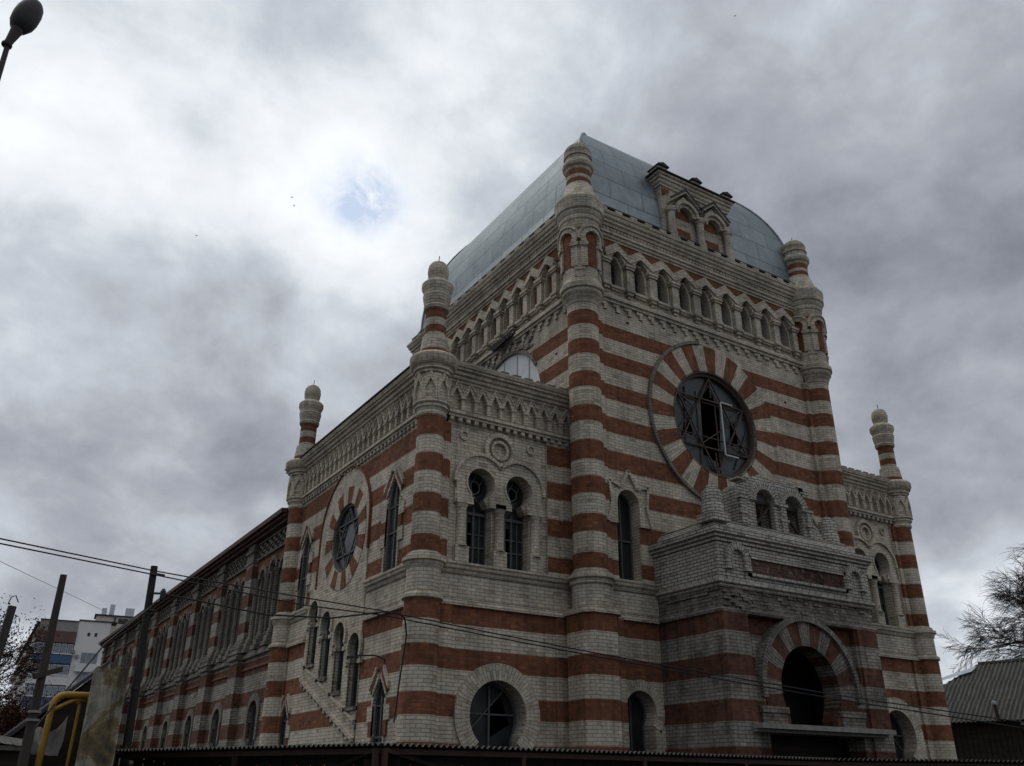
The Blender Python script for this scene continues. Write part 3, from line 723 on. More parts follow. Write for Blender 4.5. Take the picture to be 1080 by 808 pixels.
# side wall of the left wing
FS = LEFT(-A)
def lancet(c, w, z0, zs, z1): h = w/2; return [(c-h,z0),(c+h,z0),(c+h,zs),(c+h*.8,zs+(z1-zs)*.42),(c+h*.42,zs+(z1-zs)*.76),(c,z1),(c-h*.42,zs+(z1-zs)*.76),(c-h*.8,zs+(z1-zs)*.42),(c-h,zs)]
LS = [lancet(2.57, .76, 6.5, 8.35, 9.0), lancet(9.1, .76, 6.5, 8.35, 9.0)]
LL = [lancet(2.66, .66, GZ, 3.45, 3.97), lancet(9.5, .66, GZ, 3.3, 3.8)]
SW = [(7.68, 4.72, 6.54), (6.58, 4.27, 6.07), (5.48, 3.82, 5.62), (4.38, 3.37, 5.2)]
shs = lambda c, a, b: horseshoe(c, .70, a, b-.74, b-.38, .38, .6)
SO = [shs(*q) for q in SW]
RC, RZ, RR = 5.78, 8.05, 1.0
m = MB(); m.prism(rect(E_, D+.7, GZ, 10.2), FS, -.5, 0, 0, [circle(RC, RZ, RR, 40)]+LS+LL+SO, 1); m.prism(rect(E_, D+.7, 10.2, 11.3), FS, -.5, 0, 1); P_(m, 'wing_side_wall', [M['band'], M['white']])
# pale field of the big arch, stepping down over the stair windows
ca, ra = 5.92, 1.84
field = [(8.26,4.30),(4.02,2.50),(4.02,5.5),(4.08,6.2)]+[(ca+ra*cos(radians(a)), 8.3+ra*sin(radians(a))) for a in range(180, -1, -6)][::-1]+[(7.76,7.1),(8.26,6.9)]
field = [(8.26,4.30),(4.02,2.50),(4.02,5.5)]+[(ca-ra*cos(radians(a)), 8.3+ra*sin(radians(a))) for a in range(0, 181, 6)]+[(7.76,7.1),(8.26,6.9)]
m = MB(); m.prism(field, FS, -.02, .03, 0, [circle(RC, RZ, RR*1.0, 40)]+SO); P_(m, 'arched_field', M['white'])
fa = fans(FS, RC, RZ, RR, 1.5, 22, .045, .5); P_(fa, 'rose_surround', [M['white'], M['red']])
m = MB(); m.ring(FS, ca, 8.3, ra, ra+.06, -.02, .07, 0, 180, 0, 40); m.fbox(FS, ca+ra, ca+ra+.06, 6.9, 8.3, 0, .07); m.fbox(FS, ca-ra-.06, ca-ra, 7.4, 8.3, 0, .07); P_(m, 'arch_moulding', M['red'])
rw2 = star_window(FS, RC, RZ, RR, -.07, SY, 'rose_window', 'frame', .04, False)
g = MB(); g.prism(circle(RC, RZ, RR*.95), FS, -.13, -.11, 0, back=True); P_(g, 'window_pane', M['glass'], rw2)
for k, (c, a, b) in enumerate(SW):
    window(SO[k], FS, -.14, name='stair_window', gm='glassd', fw=.88, bars=[(c, a, c, b-.1, .05)])
    m = MB(); m.ring(FS, c, b-.38, .38, .50, .02, .09, -30, 210, 0, 26)
    for s_ in (-1, 1): m.fbox(FS, c+s_*.45-.1, c+s_*.45+.1, b-.80, b-.70, .02, .1)
    P_(m, 'window_hood', M['white'])
    m = MB(); m.fbox(FS, c-.36, c+.36, a-.1, a, -.3, .10); P_(m, 'sill', M['rough'])
m = MB()      # sloping string below the stair windows with its dentils
for s_, d_, w_ in ((0, .10, .08), (-.12, .06, .12)):
    m.prism([(8.28,4.84+s_-.0),(8.28,4.84+s_-w_),(4.02,3.06+s_-w_),(4.02,3.06+s_)], FS, .0, d_)
m.prism([(8.28,4.42),(8.28,4.32),(4.02,2.54),(4.02,2.64)], FS, 0, .10)
for k in range(15):
    u = 4.1+k*.285; z = 2.54+(u-4.02)*.4178; m.fbox(FS, u, u+.13, z-.09, z+.08, 0, .07)
P_(m, 'raking_string', M['white'])
# lancets with striped gothic hoods
for k, (c, zs, z1, hw) in enumerate(((2.57,8.35,9.0,.38),(9.1,8.35,9.0,.38),(2.66,3.45,3.97,.33),(9.5,3.3,3.8,.33))):
    big = k < 2; m = MB(); R_ = .78 if big else .62
    ol = LS[k] if big else LL[k-2]
    tp = zs+(z1-zs)
    # arms: alternating strips parallel to the gable slope
    sl = 1.25
    for i, (o0, o1, mt) in enumerate(((0,.12,0),(.12,.26,1),(.26,.38,0))):
        for sg in (1, -1):
            ui = .06+.07*i; ue = hw+.06+.07*i; zt = lambda u, o: z1+.02+o*1.25-sl*u
            pts = [(c+sg*ui, zt(ui, o0)), (c+sg*ui, zt(ui, o1)), (c+sg*ue, zt(ue, o1)), (c+sg*ue, zt(ue, o0))]
            m.prism(pts, FS, -.01, .045+.012*i, mt)
    for sg in (1, -1):
        for j in range(3 if big else 2):
            z0 = zs-.15-.34*j; ww = .18 if j % 2 else .30
            m.prism(rect(*sorted((c+sg*hw, c+sg*(hw+ww))), z0-.34, z0), FS, -.01, .04+.004*j, j % 2)
        m.prism(rect(*sorted((c+sg*hw, c+sg*(hw+.08))), (6.5 if big else 1.0), zs), FS, -.01, .035, 0)
    P_(m, 'gothic_hood', [M['white'], M['red']])
    window(ol, FS, -.07, name='lancet_window', gm=('glass' if big else 'glassd'), fw=.84, bars=[(c, ol[0][1], c, z1-.1, .05), (c-hw, 7.5 if big else 2.6, c+hw, 7.5 if big else 2.6, .05), (c-hw, 8.2 if big else 3.3, c+hw, 8.2 if big else 3.3, .04)])
frieze(FS, E_+.4, D-.35)
m = MB(); m.prism(rect(E_, B, GZ, 10.2), RIGHT(10+A), -.5, 0, 0); m.prism(rect(E_, B, 10.2, 11.3), RIGHT(10+A), -.5, 0, 1); P_(m, 'wing_side_wall', [M['band'], M['white']])
frieze(RIGHT(10+A), E_+.4, D-.35)
# wing cornices, copings, roofs
wp = [(-.02,E_),(-A,E_),(-A,D+.72),(-.0,D+.72)]
cp = [(0,11.16),(.05,11.17),(.05,11.23),(.11,11.25),(.11,11.32),(.17,11.35),(.19,11.43),(.25,11.46),(.25,11.51),(.30,11.53),(.32,11.60),(.32,11.64),(0,11.65)]
for sg in (0, 1):
    pth = [((10-x) if sg else x, y) for x, y in wp]
    m = MB(); m.sweep(cp, pth, 1 if sg else -1); P_(m, 'wing_cornice', M['white'])
    m = MB()
    for k in range(11):
        x = -4.0+k*.385; x = 10-x-.24 if sg else x
        m.box(x, x+.24, E_-.2, E_+.1, 11.63, 11.76, 0)
    P_(m, 'coping_blocks', M['nwhite'])
    m = MB(); m.sweep([(.28,11.655),(.36,11.66),(.36,11.69),(.2,11.71),(0,11.73)], [((10-x) if sg else x, y) for x, y in wp[1:]], 1 if sg else -1); P_(m, 'flashing', M['roofdark'])
    x0, x1 = (-A, 0) if not sg else (10+A, 10)
    m = MB(); m.face([(x0,E_,11.66),(x1,E_,11.72),(x1,D+.7,11.9),(x0,D+.7,11.66)]); P_(m, 'wing_roof', M['roofdark'])
    m = MB(); m.box(min(x0,x1)+.5, max(x0,x1)-.5, E_+.5, D+.5, 5.3, 5.45); m.box(min(x0,x1)+.5, max(x0,x1)-.4, 6, 6.1, GZ, 11.7); m.box(min(x0,x1), max(x0,x1), D+.3, D+.7, GZ, 11.7); P_(m, 'interior_floor', M['interior'])

def wing_turret(cx, cy):
    m = MB(); m.lathe([(.42,GZ),(.42,5.44),(.48,5.46),(.48,5.54),(.44,5.58),(.40,5.6),(.40,6.16),(.44,6.2),(.46,6.3),(.52,6.32),(.52,6.4),(.44,6.42),(.42,6.5),(.345,6.54),(.345,9.98)], cx, cy, 28, 0,
              mats=[0]+[1]*12+[0])
    o = P_(m, 'corner_turret', [M['band'], M['white']])
    m = MB(); m.lathe([(.345,9.96),(.39,9.99),(.40,10.06),(.37,10.1),(.39,10.16),(.43,10.19),(.43,10.26),(.48,10.3),(.48,10.36),(.41,10.38),(.41,11.12)], cx, cy, 28, 0)
    m.lathe([(.41,11.12),(.46,11.13),(.46,11.2),(.51,11.22),(.51,11.3),(.57,11.34),(.60,11.42),(.63,11.46),(.63,11.60),(.58,11.66),(.44,11.70),(.40,11.72)], cx, cy, 28, 0)
    P_(m, 'drum', M['white'], o)
    m = MB(); k = 8
    for i in range(k):
        fr = cyl(cx, cy, .41, 2*pi*i/k+.2); h = pi*.41/k*.98
        m.prism([(0,11.14),(h,10.84),(h,10.38),(h-.04,10.38),(h-.04,10.66),(0,10.93),(-h+.04,10.66),(-h+.04,10.38),(-h,10.38),(-h,10.84)], fr, -.03, .07)
    P_(m, 'zigzag_hood', M['white'], o)
    m = MB(); m.lathe([(.40,11.70),(.385,11.84),(.345,12.2),(.335,12.25),(.278,12.28),(.278,12.36),(.278,12.58),(.278,12.80),(.278,13.06),(.31,13.08),(.34,13.12)], cx, cy, 24, 0, mats=[1,0,0,0,0,1,0,1,0,0])
    P_(m, 'finial_shaft', [M['white'], M['red']], o)
    m = MB(); m.lathe([(.33,13.08),(.35,13.16),(.33,13.2),(.36,13.34),(.385,13.5),(.36,13.54),(.375,13.62),(.40,13.68),(.43,13.74),(.43,13.86),(.38,13.92),(.30,13.98),(.26,14.0),(.255,14.1),(.275,14.13),(.275,14.2),(.285,14.22),(.29,14.32),(.285,14.36),(.27,14.46),(.21,14.56),(.12,14.62),(0,14.65)], cx, cy, 24, 0)
    P_(m, 'finial_dome', M['white'], o)
    m = MB(); m.tube([(cx,cy,14.6),(cx+.01,cy,14.85)], .013, 5); P_(m, 'rod', M['rust'], o)
    return o
t1 = wing_turret(-A, E_); copy_tree(t1, (0,D-E_,0), SY); copy_tree(t1, (10+2*A,0,0), SY)
m = MB(); m.box(-A-.02, -A+.6, D, D+.71, GZ, 11.2); P_(m, 'corner_pier', M['band'])

# ledges at first-floor level
A1 = [(0,6.16),(.05,6.18),(.07,6.26),(.13,6.29),(.13,6.36),(.16,6.38),(.16,6.44),(0,6.47)]
A2 = [(0,5.43),(.10,5.43),(.10,5.50),(.06,5.52),(.06,5.58),(0,5.60)]
plain = [(0,5.6),(.03,5.61),(.03,6.15),(0,6.16)]
def ledge(pth, side, nm='ledge', top=True):
    m = MB()
    for p in (A1, A2, plain): m.sweep(p, pth, side)
    P_(m, nm, M['white'])
ledge([(0.3,0),(2.17,0)], 1); ledge([(7.83,0),(9.7,0)], 1)
ledge([(-.3,E_),(-A,E_),(-A,3.92)], -1); ledge([(10.3,E_),(10+A,E_),(10+A,B)], 1)
ledge([(-A,8.3),(-A,D+.71)], -1)
# banded corner strips of the wings
for fr in (FRONT(E_), MIRF(E_)):
    for a, b, z0, z1, d_ in ((-A+.2,-A+.52,6.45,10.0,.05),(-A,-A+.75,GZ,5.43,.08),(-.4,0,6.45,10.0,.06),(-.7,0,GZ,5.43,.08)):
        m = MB(); m.fbox(fr, a, b, z0, z1, 0, d_); P_(m, 'pilaster', M['band'])
for a, b in ((E_, E_+.75), (D-.55, D+.7)): m = MB(); m.fbox(FS, a, b, GZ, 5.43, 0, .06); P_(m, 'pilaster', M['band'])

# ------------------------------------------------------------------ porch
PY = -2.3
FP = FRONT(PY); PL = LEFT(2.17)
porch = []
ac, az = 4.98, 3.78
inner = horseshoe(ac, 1.7, 2.93, 3.1, az, 1.07)
m = MB()
key = [(ac-.85,2.93),(ac+.85,2.93),(ac+.85,3.1)]+arc(ac, az, 1.07, -32, 14.6, 8)+[(6.98,4.05),(6.98,5.43-.02),(3.0,5.43-.02),(3.0,4.05)]+arc(ac, az, 1.07, 165.4, 212, 8)+[(ac-.85,3.1)]
m.prism(rect(2.17, 7.83, GZ, 5.44), FP, -.5, 0, 0, [key, rect(3.35, 6.75, GZ+.01, 2.78)])
m.prism([(3.0,4.05)]+[(ac+1.6*cos(radians(a)), az+1.6*sin(radians(a))) for a in range(170, 9, -5)]+[(6.98,4.05),(6.98,5.41),(3.0,5.41)], FP, -.5, -.16, 0)
m.prism(rect(PY, 0, GZ, 5.44), PL, -.4, 0, 0); m.prism(rect(PY, 0, GZ, 5.44), RIGHT(7.83), -.4, 0, 0)
po = P_(m, 'porch', M['pband'])
m = MB(); m.fbox(FP, 2.17, 2.95, GZ, 5.44, 0, .07); m.prism(rect(PY-.07, PY+.5, GZ, 5.44), PL, 0, .05); P_(m, 'porch_pier', M['pband'], po)
m = MB(); m.fbox(FP, 7.05, 7.83, GZ, 5.44, 0, .07); P_(m, 'porch_pier', M['pband'], po)
m = MB()
for k in range(15):
    a0 = -22+k*(224/15); mt = (k+1) % 2
    m.ring(FP, ac, az, 1.07, 1.66, -.5, .03+.004*(k % 2), a0, a0+224/15, mt, 3)
P_(m, 'arch_voussoirs', [M['pband'] if False else M['vwhite'], M['vred']], po)
m = MB(); m.ring(FP, ac, az, 1.66, 1.80, -.3, .12, -8, 188, 0, 36); P_(m, 'arch_moulding', M['vwhite'], po)
for s_ in (-1, 1):
    m = MB(); c = ac+s_*1.42; m.fbox(FP, c-.46, c+.46, 3.2, 3.34, -.5, .09); m.fbox(FP, c-.42, c+.42, 2.93, 3.2, -.5, .05); P_(m, 'arch_impost', M['vwhite'], po)
m = MB(); m.fbox(FP, 2.7, 7.5, 2.82, 2.93, -.9, .42); m.fbox(FP, 2.72, 7.48, 2.75, 2.82, -.5, .2); P_(m, 'door_canopy', M['slate_grey'], po)
m = MB(); m.fbox(FP, 3.36, 6.74, GZ, 2.78, -.9, -.8); P_(m, 'entrance_door', M['darkwood'], po)
m = MB(); m.fbox(FP, 2.6, 7.4, 5.0, 5.1, -2.2, -.4); m.fbox(FP, 2.5, 7.5, GZ, 5.3, -2.25, -2.15); P_(m, 'porch_ceiling', M['interior'], po)
# eroded band, then the attic
m = MB(); pp = [(2.17,.0),(2.17,PY),(7.83,PY),(7.83,0)]
m.sweep([(0,5.44),(.02,5.46),(.0,5.7),(-.03,5.9),(-.02,6.05)], pp, 1)
m.sweep([(.0,5.44),(.07,5.44),(.09,5.5),(.04,5.56),(0,5.56)], pp, 1); random.seed(11)
for k in range(90):
    x = random.uniform(2.15, 7.7); z = random.choice([5.48,5.56,5.64,5.73,5.81,5.9,5.98]); w_ = random.uniform(.1,.3)
    if random.random() < .3: m.prism(rect(PY+random.random()*2, PY+random.random()*2+w_, z, z+.075), PL, 0, random.uniform(.0,.035))
    else: m.fbox(FP, x, x+w_, z, z+.075, -.05, random.uniform(.0,.035))
for k in range(26):
    x = random.uniform(2.15, 2.9); m.fbox(FP, x, x+.22, 5.5+.084*(k % 6), 5.575+.084*(k % 6), -.05, random.uniform(.03,.12))
P_(m, 'eroded_frieze', M['rough'], po)
m = MB()
m.sweep([(-.02,6.04),(.05,6.04),(.05,6.12),(.11,6.13),(.11,6.22),(.05,6.24),(.05,7.16),(.10,7.17),(.10,7.25),(.16,7.26),(.16,7.34),(.22,7.35),(.22,7.5),(-.06,7.56)], pp, 1)
P_(m, 'attic', M['pwhite'], po)
m = MB()
def hip(o0, z0, o1, z1):
    a = [(2.17-o0,0),(2.17-o0,PY-o0),(7.83+o0,PY-o0),(7.83+o0,0)]; b = [(2.17-o1,0),(2.17-o1,PY-o1),(7.83+o1,PY-o1),(7.83+o1,0)]
    for k in range(3): m.face([(*a[k],z0),(*a[k+1],z0),(*b[k+1],z1),(*b[k],z1)])
    m.face([(*q, z1) for q in b])
hip(.0, 7.5, -.22, 7.78); m.box(2.45, 7.55, PY+.28, 0, 7.7, 7.86); m.box(2.75, 7.3, PY+.5, 0, 7.8, 7.96); m.box(3.15, 7.1, PY+.7, 0, 7.9, 8.08)
P_(m, 'stepped_parapet', M['pwhite'], po)
# corner niches and the sunk panel on the attic
for c in (2.76, 7.24):
    m = MB(); o_ = round_arch(c, .42, 6.3, 6.98)
    m.ring(FP, c, 6.78, .22, .40, .04, .15, 0, 180, 0, 16); 
    for s_ in (-1, 1): m.fbox(FP, c+s_*.31-.09, c+s_*.31+.09, 6.55, 6.78, .04, .15); m.fbox(FP, c+s_*.31-.11, c+s_*.31+.11, 6.48, 6.56, .04, .17); m.fbox(FP, c+s_*.33-.07, c+s_*.33+.07, 6.22, 6.5, .04, .08)
    P_(m, 'niche_hood', M['pwhite'], po)
m = MB(); m.fbox(FP, 3.22, 6.78, 6.46, 6.84, .03, .056); random.seed(2)
for k in range(70):
    x = random.uniform(3.24, 6.55); z = 6.47+.075*random.randrange(4); m.fbox(FP, x, x+random.uniform(.1,.24), z, z+.068, .05, random.uniform(.057,.075), 0)
P_(m, 'crumbling_panel', M['redrough'], po)
m = MB()
for a, b, c, d in ((3.12,6.88,6.84,6.93),(3.12,6.88,6.38,6.46),(3.12,3.22,6.38,6.93),(6.78,6.88,6.38,6.93)): m.fbox(FP, a, b, c, d, .04, .12)
P_(m, 'panel_border', M['pwhite'], po)
# ruined arcade on the porch roof
YA = -1.95; FA = FRONT(YA); wins = [round_arch(4.50, .72, 7.92, 8.98), round_arch(5.62, .72, 7.92, 8.98)]
out = [(3.44,7.86),(3.44,8.9),(3.6,9.02),(3.9,9.1),(4.05,9.28),(4.4,9.42),(4.75,9.38),(4.95,9.2),(5.1,9.32),(5.25,9.24),(5.6,9.38),(5.95,9.3),(6.1,9.0),(6.3,8.7),(6.32,8.35),(6.6,8.2),(6.75,7.86)]
m = MB(); m.prism(out, FA, -.5, 0, 0, wins, back=True)
for c in (4.50, 5.62): m.ring(FA, c, 8.62, .36, .58, -.02, .07, 0, 180, 0, 14)
for x in (3.5, 5.06, 6.1): m.fbox(FA, x-.0, x+.2, 7.86, 8.6, 0, .09); m.fbox(FA, x-.05, x+.25, 8.58, 8.68, 0, .12); m.fbox(FA, x-.05, x+.25, 8.16, 8.24, 0, .11)
random.seed(4)
for k in range(22):
    x = random.uniform(3.5, 6.2); m.fbox(FA, x, x+.24, 9.16+random.uniform(-.1,.12), 9.24+random.uniform(-.02,.14), -.4, -.05)
P_(m, 'ruined_arcade', M['pwhite'], po)
for k, c in enumerate((4.50, 5.62)):
    m = MB(); m.prism([(c-.36,8.66),(c+.36,8.66)]+arc(c, 8.62, .36, 5, 175, 10), FA, -.2, -.17, 0, back=True); P_(m, 'tympanum_board', M['frame'], po)
    m = MB(); m.bar(FA(c-.36,8.66,-.16), FA(c+.36,8.66,-.16), .08); 
    a, b = ((c-.3,8.0),(c+.32,8.6)) if k == 0 else ((c+.3,7.95),(c-.32,8.6)); m.bar(FA(*a,-.12), FA(*b,-.12), .06)
    m.bar(FA(c-.33,7.92,-.16), FA(c-.33,8.66,-.16), .05); m.bar(FA(c+.33,7.92,-.16), FA(c+.33,8.66,-.16), .05); P_(m, 'window_brace', M['wood'], po)
m = MB(); m.box(3.6, 6.4, YA+.75, YA+.8, 7.86, 9.0); P_(m, 'dark_lining', M['interior'], po)
for cx, cy, z0 in ((2.5,-1.98,7.8),(7.45,-1.6,7.8)):
    m = MB(); m.box(cx-.3, cx+.3, cy-.3, cy+.3, z0-.05, z0+.15); m.lathe([(.29,z0+.15),(.29,z0+.4),(.26,z0+.44),(.27,z0+.72),(.24,z0+.8),(.14,z0+.86),(.12,z0+.95),(0,z0+.97)], cx, cy, 18, 0, smooth=True); P_(m, 'turret_stump', M['pwhite'], po)

# ------------------------------------------------------------------ nave
NX, NE = -4.2, 48.6
FN = LEFT(NX)
pil = [15.4, 19.5, 23.7, 28.0, 32.4, 36.8, 41.0, 44.8, 48.2]
edges = [D+.7]+pil; bays = [(edges[k]+(.5 if k else 0), edges[k+1]-.5) for k in range(len(pil))]
wn, lw = [], []
for k, (a, b) in enumerate(bays):
    c = (a+b)/2+(.02); s_ = (b-a)/3.35
    for i in (-1, 0, 1): wn.append(round_arch(c+i*s_, .62, 6.12, 8.72 if i else 8.86))
    lw.append(round_arch(c+.1, .98, 2.0, 4.12))
m = MB(); m.prism(rect(D+.5, NE, 5.6, 9.95), FN, -.5, 0, 0, wn); P_(m, 'nave_upper_wall', M['nwhite'])
m = MB(); m.prism(rect(D+.5, NE, GZ, 5.6), LEFT(NX-.1), -.6, 0, 0, lw); P_(m, 'nave_lower_wall', M['nband'])
m = MB(); m.box(NX, 14.2, NE-.5, NE, GZ, 9.95); m.box(13.7, 14.2, D, NE-.5, GZ, 9.95); P_(m, 'nave_rear_wall', M['nband'])
m = MB(); m.box(NX+.6, 13.6, B+.1, NE-.6, 5.3, 5.5); m.box(NX+2.5, NX+2.6, D+.8, NE-.6, GZ, 9.9); P_(m, 'interior_floor', M['interior'])
for i, o_ in enumerate(wn):
    c = (o_[0][0]+o_[1][0])/2
    window(o_, FN, -.16, name='nave_window', gm='glassd', fw=.84, bars=[(c, 6.2, c, 8.6, .05), (c-.3, 7.0, c+.3, 7.0, .04), (c-.3, 7.9, c+.3, 7.9, .04)])
for i, o_ in enumerate(lw):
    c = (o_[0][0]+o_[1][0])/2; fr = LEFT(NX-.1)
    window(o_, fr, -.12, name='nave_lower_window', gm='glassd', fw=.88, bars=[(c, 2.0, c, 4.0, .05)])
    m = MB(); m.ring(fr, c, 4.12-.49, .49, .72, 0, .06, 0, 180, 0, 20); m.fbox(fr, c-.66, c-.49, 2.9, 3.63, 0, .06); m.fbox(fr, c+.49, c+.66, 2.9, 3.63, 0, .06); P_(m, 'arch_surround', M['nwhite'])
for k, (a, b) in enumerate(bays):
    c = (a+b)/2+.02; s_ = (b-a)/3.35
    m = MB()
    for i in (-1, 0, 1):
        m.ring(FN, c+i*s_, (8.72 if i else 8.86)-.31, .31, .46, 0, .10, 0, 180, 0, 16)
    for i in (-1.5, -.5, .5, 1.5):
        x = c+i*s_; p0 = FN(x, 0, .06); m.lathe([(.17,6.1),(.17,6.25),(.12,6.32),(.10,6.4),(.10,8.28),(.14,8.34),(.16,8.46)], p0[0], p0[1], 8); m.fbox(FN, x-.19, x+.19, 5.95, 6.14, 0, .24); m.fbox(FN, x-.23, x+.23, 5.82, 5.95, 0, .3)
    P_(m, 'window_arcade', M['nwhite'])
    m = MB(); m.fbox(FN, a, b, 8.75, 9.2, -.02, .05, 0); P_(m, 'red_wall_band', M['red'])
    m = MB()      # pierced brick panel
    m.fbox(FN, a+.05, b-.05, 9.15, 9.22, 0, .15); m.fbox(FN, a+.05, b-.05, 9.74, 9.82, 0, .15)
    n_ = 14
    for i in range(n_):
        u = a+.12+i*(b-a-.3)/n_
        for j in range(4):
            if (i+j) % 2 == 0: m.fbox(FN, u, u+(b-a-.3)/n_*.9, 9.24+.125*j, 9.24+.125*j+.09, .03, .14)
    P_(m, 'pierced_panel', M['nwhite'])
    m = MB(); m.fbox(FN, a, b, 9.2, 9.78, -.01, .02); P_(m, 'panel_backing', M['interior'])
    m = MB(); FQ = LEFT(NX-.1)
    m.fbox(FQ, a-.1, b+.1, 5.60, 5.70, -.2, .12); m.fbox(FQ, a-.1, b+.1, 5.70, 5.78, -.2, .07); m.fbox(FQ, a-.1, b+.1, 5.78, 5.84, -.2, .0); P_(m, 'ledge', M['nwhite'])
    m = MB(); m.fbox(FQ, a, b, 5.2, 5.28, 0, .05); P_(m, 'string_course', M['red'])
for k, y in enumerate(pil):
    m = MB(); m.fbox(FN, y-.5, y+.5, GZ, 5.6, 0, .36, 0); m.fbox(FN, y-.42, y+.42, 6.3, 9.6, 0, .24, 0)
    o_ = P_(m, 'buttress', M['nband'])
    m = MB()
    for z0, z1, w_, d_ in ((5.6,5.72,.60,.46),(5.72,5.80,.55,.40),(5.80,5.90,.60,.44),(5.90,6.0,.54,.38),(6.0,6.1,.56,.40),(6.1,6.2,.50,.33),(6.2,6.32,.47,.28)): m.fbox(FN, y-w_, y+w_, z0, z1, 0, d_)
    P_(m, 'plinth', M['nwhite'], o_)
    m = MB(); m.fbox(FN, y-.46, y+.46, 9.1, 9.2, 0, .28); m.fbox(FN, y-.44, y+.44, 9.2, 9.55, 0, .25); m.fbox(FN, y-.5, y+.5, 9.5, 9.62, 0, .31); m.fbox(FN, y-.42, y+.42, 9.62, 9.85, 0, .25); P_(m, 'capital', M['nwhite'], o_)
m = MB(); m.box(NX-.34, NX+.2, D+.73, NE+.1, 9.85, 9.95); m.box(NX-.48, NX+.2, D+.73, NE+.1, 9.95, 10.04); m.box(NX-.56, NX-.42, D+.73, NE+.1, 10.06, 10.2); P_(m, 'eaves', M['eave'])
m = MB(); m.face([(NX-.6,D+.73,10.2),(5,B+.0,11.7),(5,NE+.3,11.7),(NX-.6,NE+.3,10.2)]); m.face([(NX-.6,D+.73,10.05),(5,B,11.6),(5,NE+.3,11.6),(NX-.6,NE+.3,10.05)]); m.face([(14.6,D+.73,10.2),(5,B+.0,11.7),(5,NE+.3,11.7),(14.6,NE+.3,10.2)])
m.box(NX-.6, NX-.57, D+.73, NE+.3, 10.04, 10.21); P_(m, 'nave_roof', M['eave'])

# ------------------------------------------------------------------ ground
m = MB(); m.face([(-700,-400,GZ),(800,-400,GZ),(800,900,GZ),(-700,900,GZ)]); g_ = m.build('ground', M['asphalt']); tag(g_, None, None, None, 'structure')

# ------------------------------------------------------------------ canopy of corrugated sheets over a dark fence
def canopy():
    t = thing('market_canopy', (-2, -5.2, GZ), 'long low canopy of corrugated sheets on dark boards, running in front of the striped building', 'canopy')
    path = [(-10.3,1.75),(-7.55,-4.5),(3.4,-4.02),(7.4,-5.85),(12.5,-8.6)]
    m = MB(); zt, zl, run, amp, pit = 2.15, 1.93, 1.5, .022, .11
    b = MB()
    for k in range(len(path)-1):
        a, c = Vector(path[k]), Vector(path[k+1]); d = (c-a); ln = d.length; d.normalize(); nn = Vector((d.y,-d.x))
        if nn.dot(Vector((-13,-17))-a) < 0: nn = -nn
        N_ = int(ln/pit*8); prev = None
        for i in range(N_+1):
            s_ = ln*i/N_; w = amp*sin(2*pi*s_/pit); p = a+d*s_
            k0 = 0
            hi = (p.x, p.y, zt+w); lo = (p.x-nn.x*run, p.y-nn.y*run, zl+w)
            if prev: 
                m.face([prev[0],hi,lo,prev[1]], 0, [(s_-.02,0),(s_,0),(s_,run),(s_-.02,run)])
                m.face([(*prev[0][:2],prev[0][2]+.004),(*hi[:2],hi[2]+.004),(hi[0]-nn.x*.05,hi[1]-nn.y*.05,hi[2]+.009),(prev[0][0]-nn.x*.05,prev[0][1]-nn.y*.05,prev[0][2]+.009)], 1)
                m.face([(*prev[0][:2],prev[0][2]-.002),(*hi[:2],hi[2]-.002),(*hi[:2],hi[2]+.004),(*prev[0][:2],prev[0][2]+.004)], 1)  # paler rim strip imitates the crest ends catching light
            prev = (hi, lo)
        # supporting frame and board wall
        q = a-nn*.12; r = c-nn*.12; b.bar((q.x,q.y,zt-.09), (r.x,r.y,zt-.09), .06, 0, .08)
        q = a-nn*(run-.1); r = c-nn*(run-.1); b.bar((q.x,q.y,zl-.08), (r.x,r.y,zl-.08), .06, 0, .06)
        wl = MB(); q = a-nn*.5; r = c-nn*.5
        nbd = int(ln/.16)
        for i in range(nbd):
            p0 = q+(r-q)*(i/nbd); p1 = q+(r-q)*((i+1)/nbd); o = nn*(.02*(i % 2))
            wl.face([(p0.x+o.x,p0.y+o.y,GZ),(p1.x+o.x,p1.y+o.y,GZ),(p1.x+o.x,p1.y+o.y,zt-.1),(p0.x+o.x,p0.y+o.y,zt-.1)])
        wl.build('board_wall', M['darkwood'], t)
        n_ = max(2, int(ln/2.4))
        for i in range(n_+1):
            p = a+d*(ln*i/n_)-nn*.12; p2 = a+d*(ln*i/n_)-nn*(run-.1)
            b.bar((p.x,p.y,GZ), (p.x,p.y,zt-.06), .08); b.bar((p.x,p.y,zt-.07), (p2.x,p2.y,zl-.07), .06)
    m.build('corrugated_roof', [M['corr'], M['asbestos']], t); b.build('post_frame', M['rust'], t)
canopy()

# ------------------------------------------------------------------ poles, cables
def pole(name, base, top, r0, r1, mat, label, n=10, hollow=False):
    m = MB(); b = Vector(base); t = Vector(top)
    m.tube([b+(t-b)*k/4 for k in range(5)], [r0+(r1-r0)*k/4 for k in range(5)], n, 0, not hollow)
    if hollow: m.tube([t-(t-b)*.1, t], [r1*.8, r1*.8], n, 0, False)
    o = m.build(name, mat, None, base); return tag(o, label, 'pole', 'old utility poles')
pa = pole('utility_pole', (-9.93,2.1,GZ), (-10.08,2.13,5.80), .095, .072, M['tarwood'], 'tall tarred pole carrying the cables, right beside the plastered pier')
m = MB(); m.bar((-10.15,2.0,5.62), (-9.85,2.1,5.62), .05); m.build('cross_iron', M['dark_metal'], pa)
m = MB(); m.lathe([(.0,5.05),(.045,5.07),(.06,5.13),(.045,5.19),(.06,5.24),(.03,5.3),(0,5.3)], -9.86, 1.86, 10); m.bar((-10.02,2.05,5.22), (-9.84,1.84,5.2), .04); m.build('insulator', M['dark_metal'], pa)
m = MB()
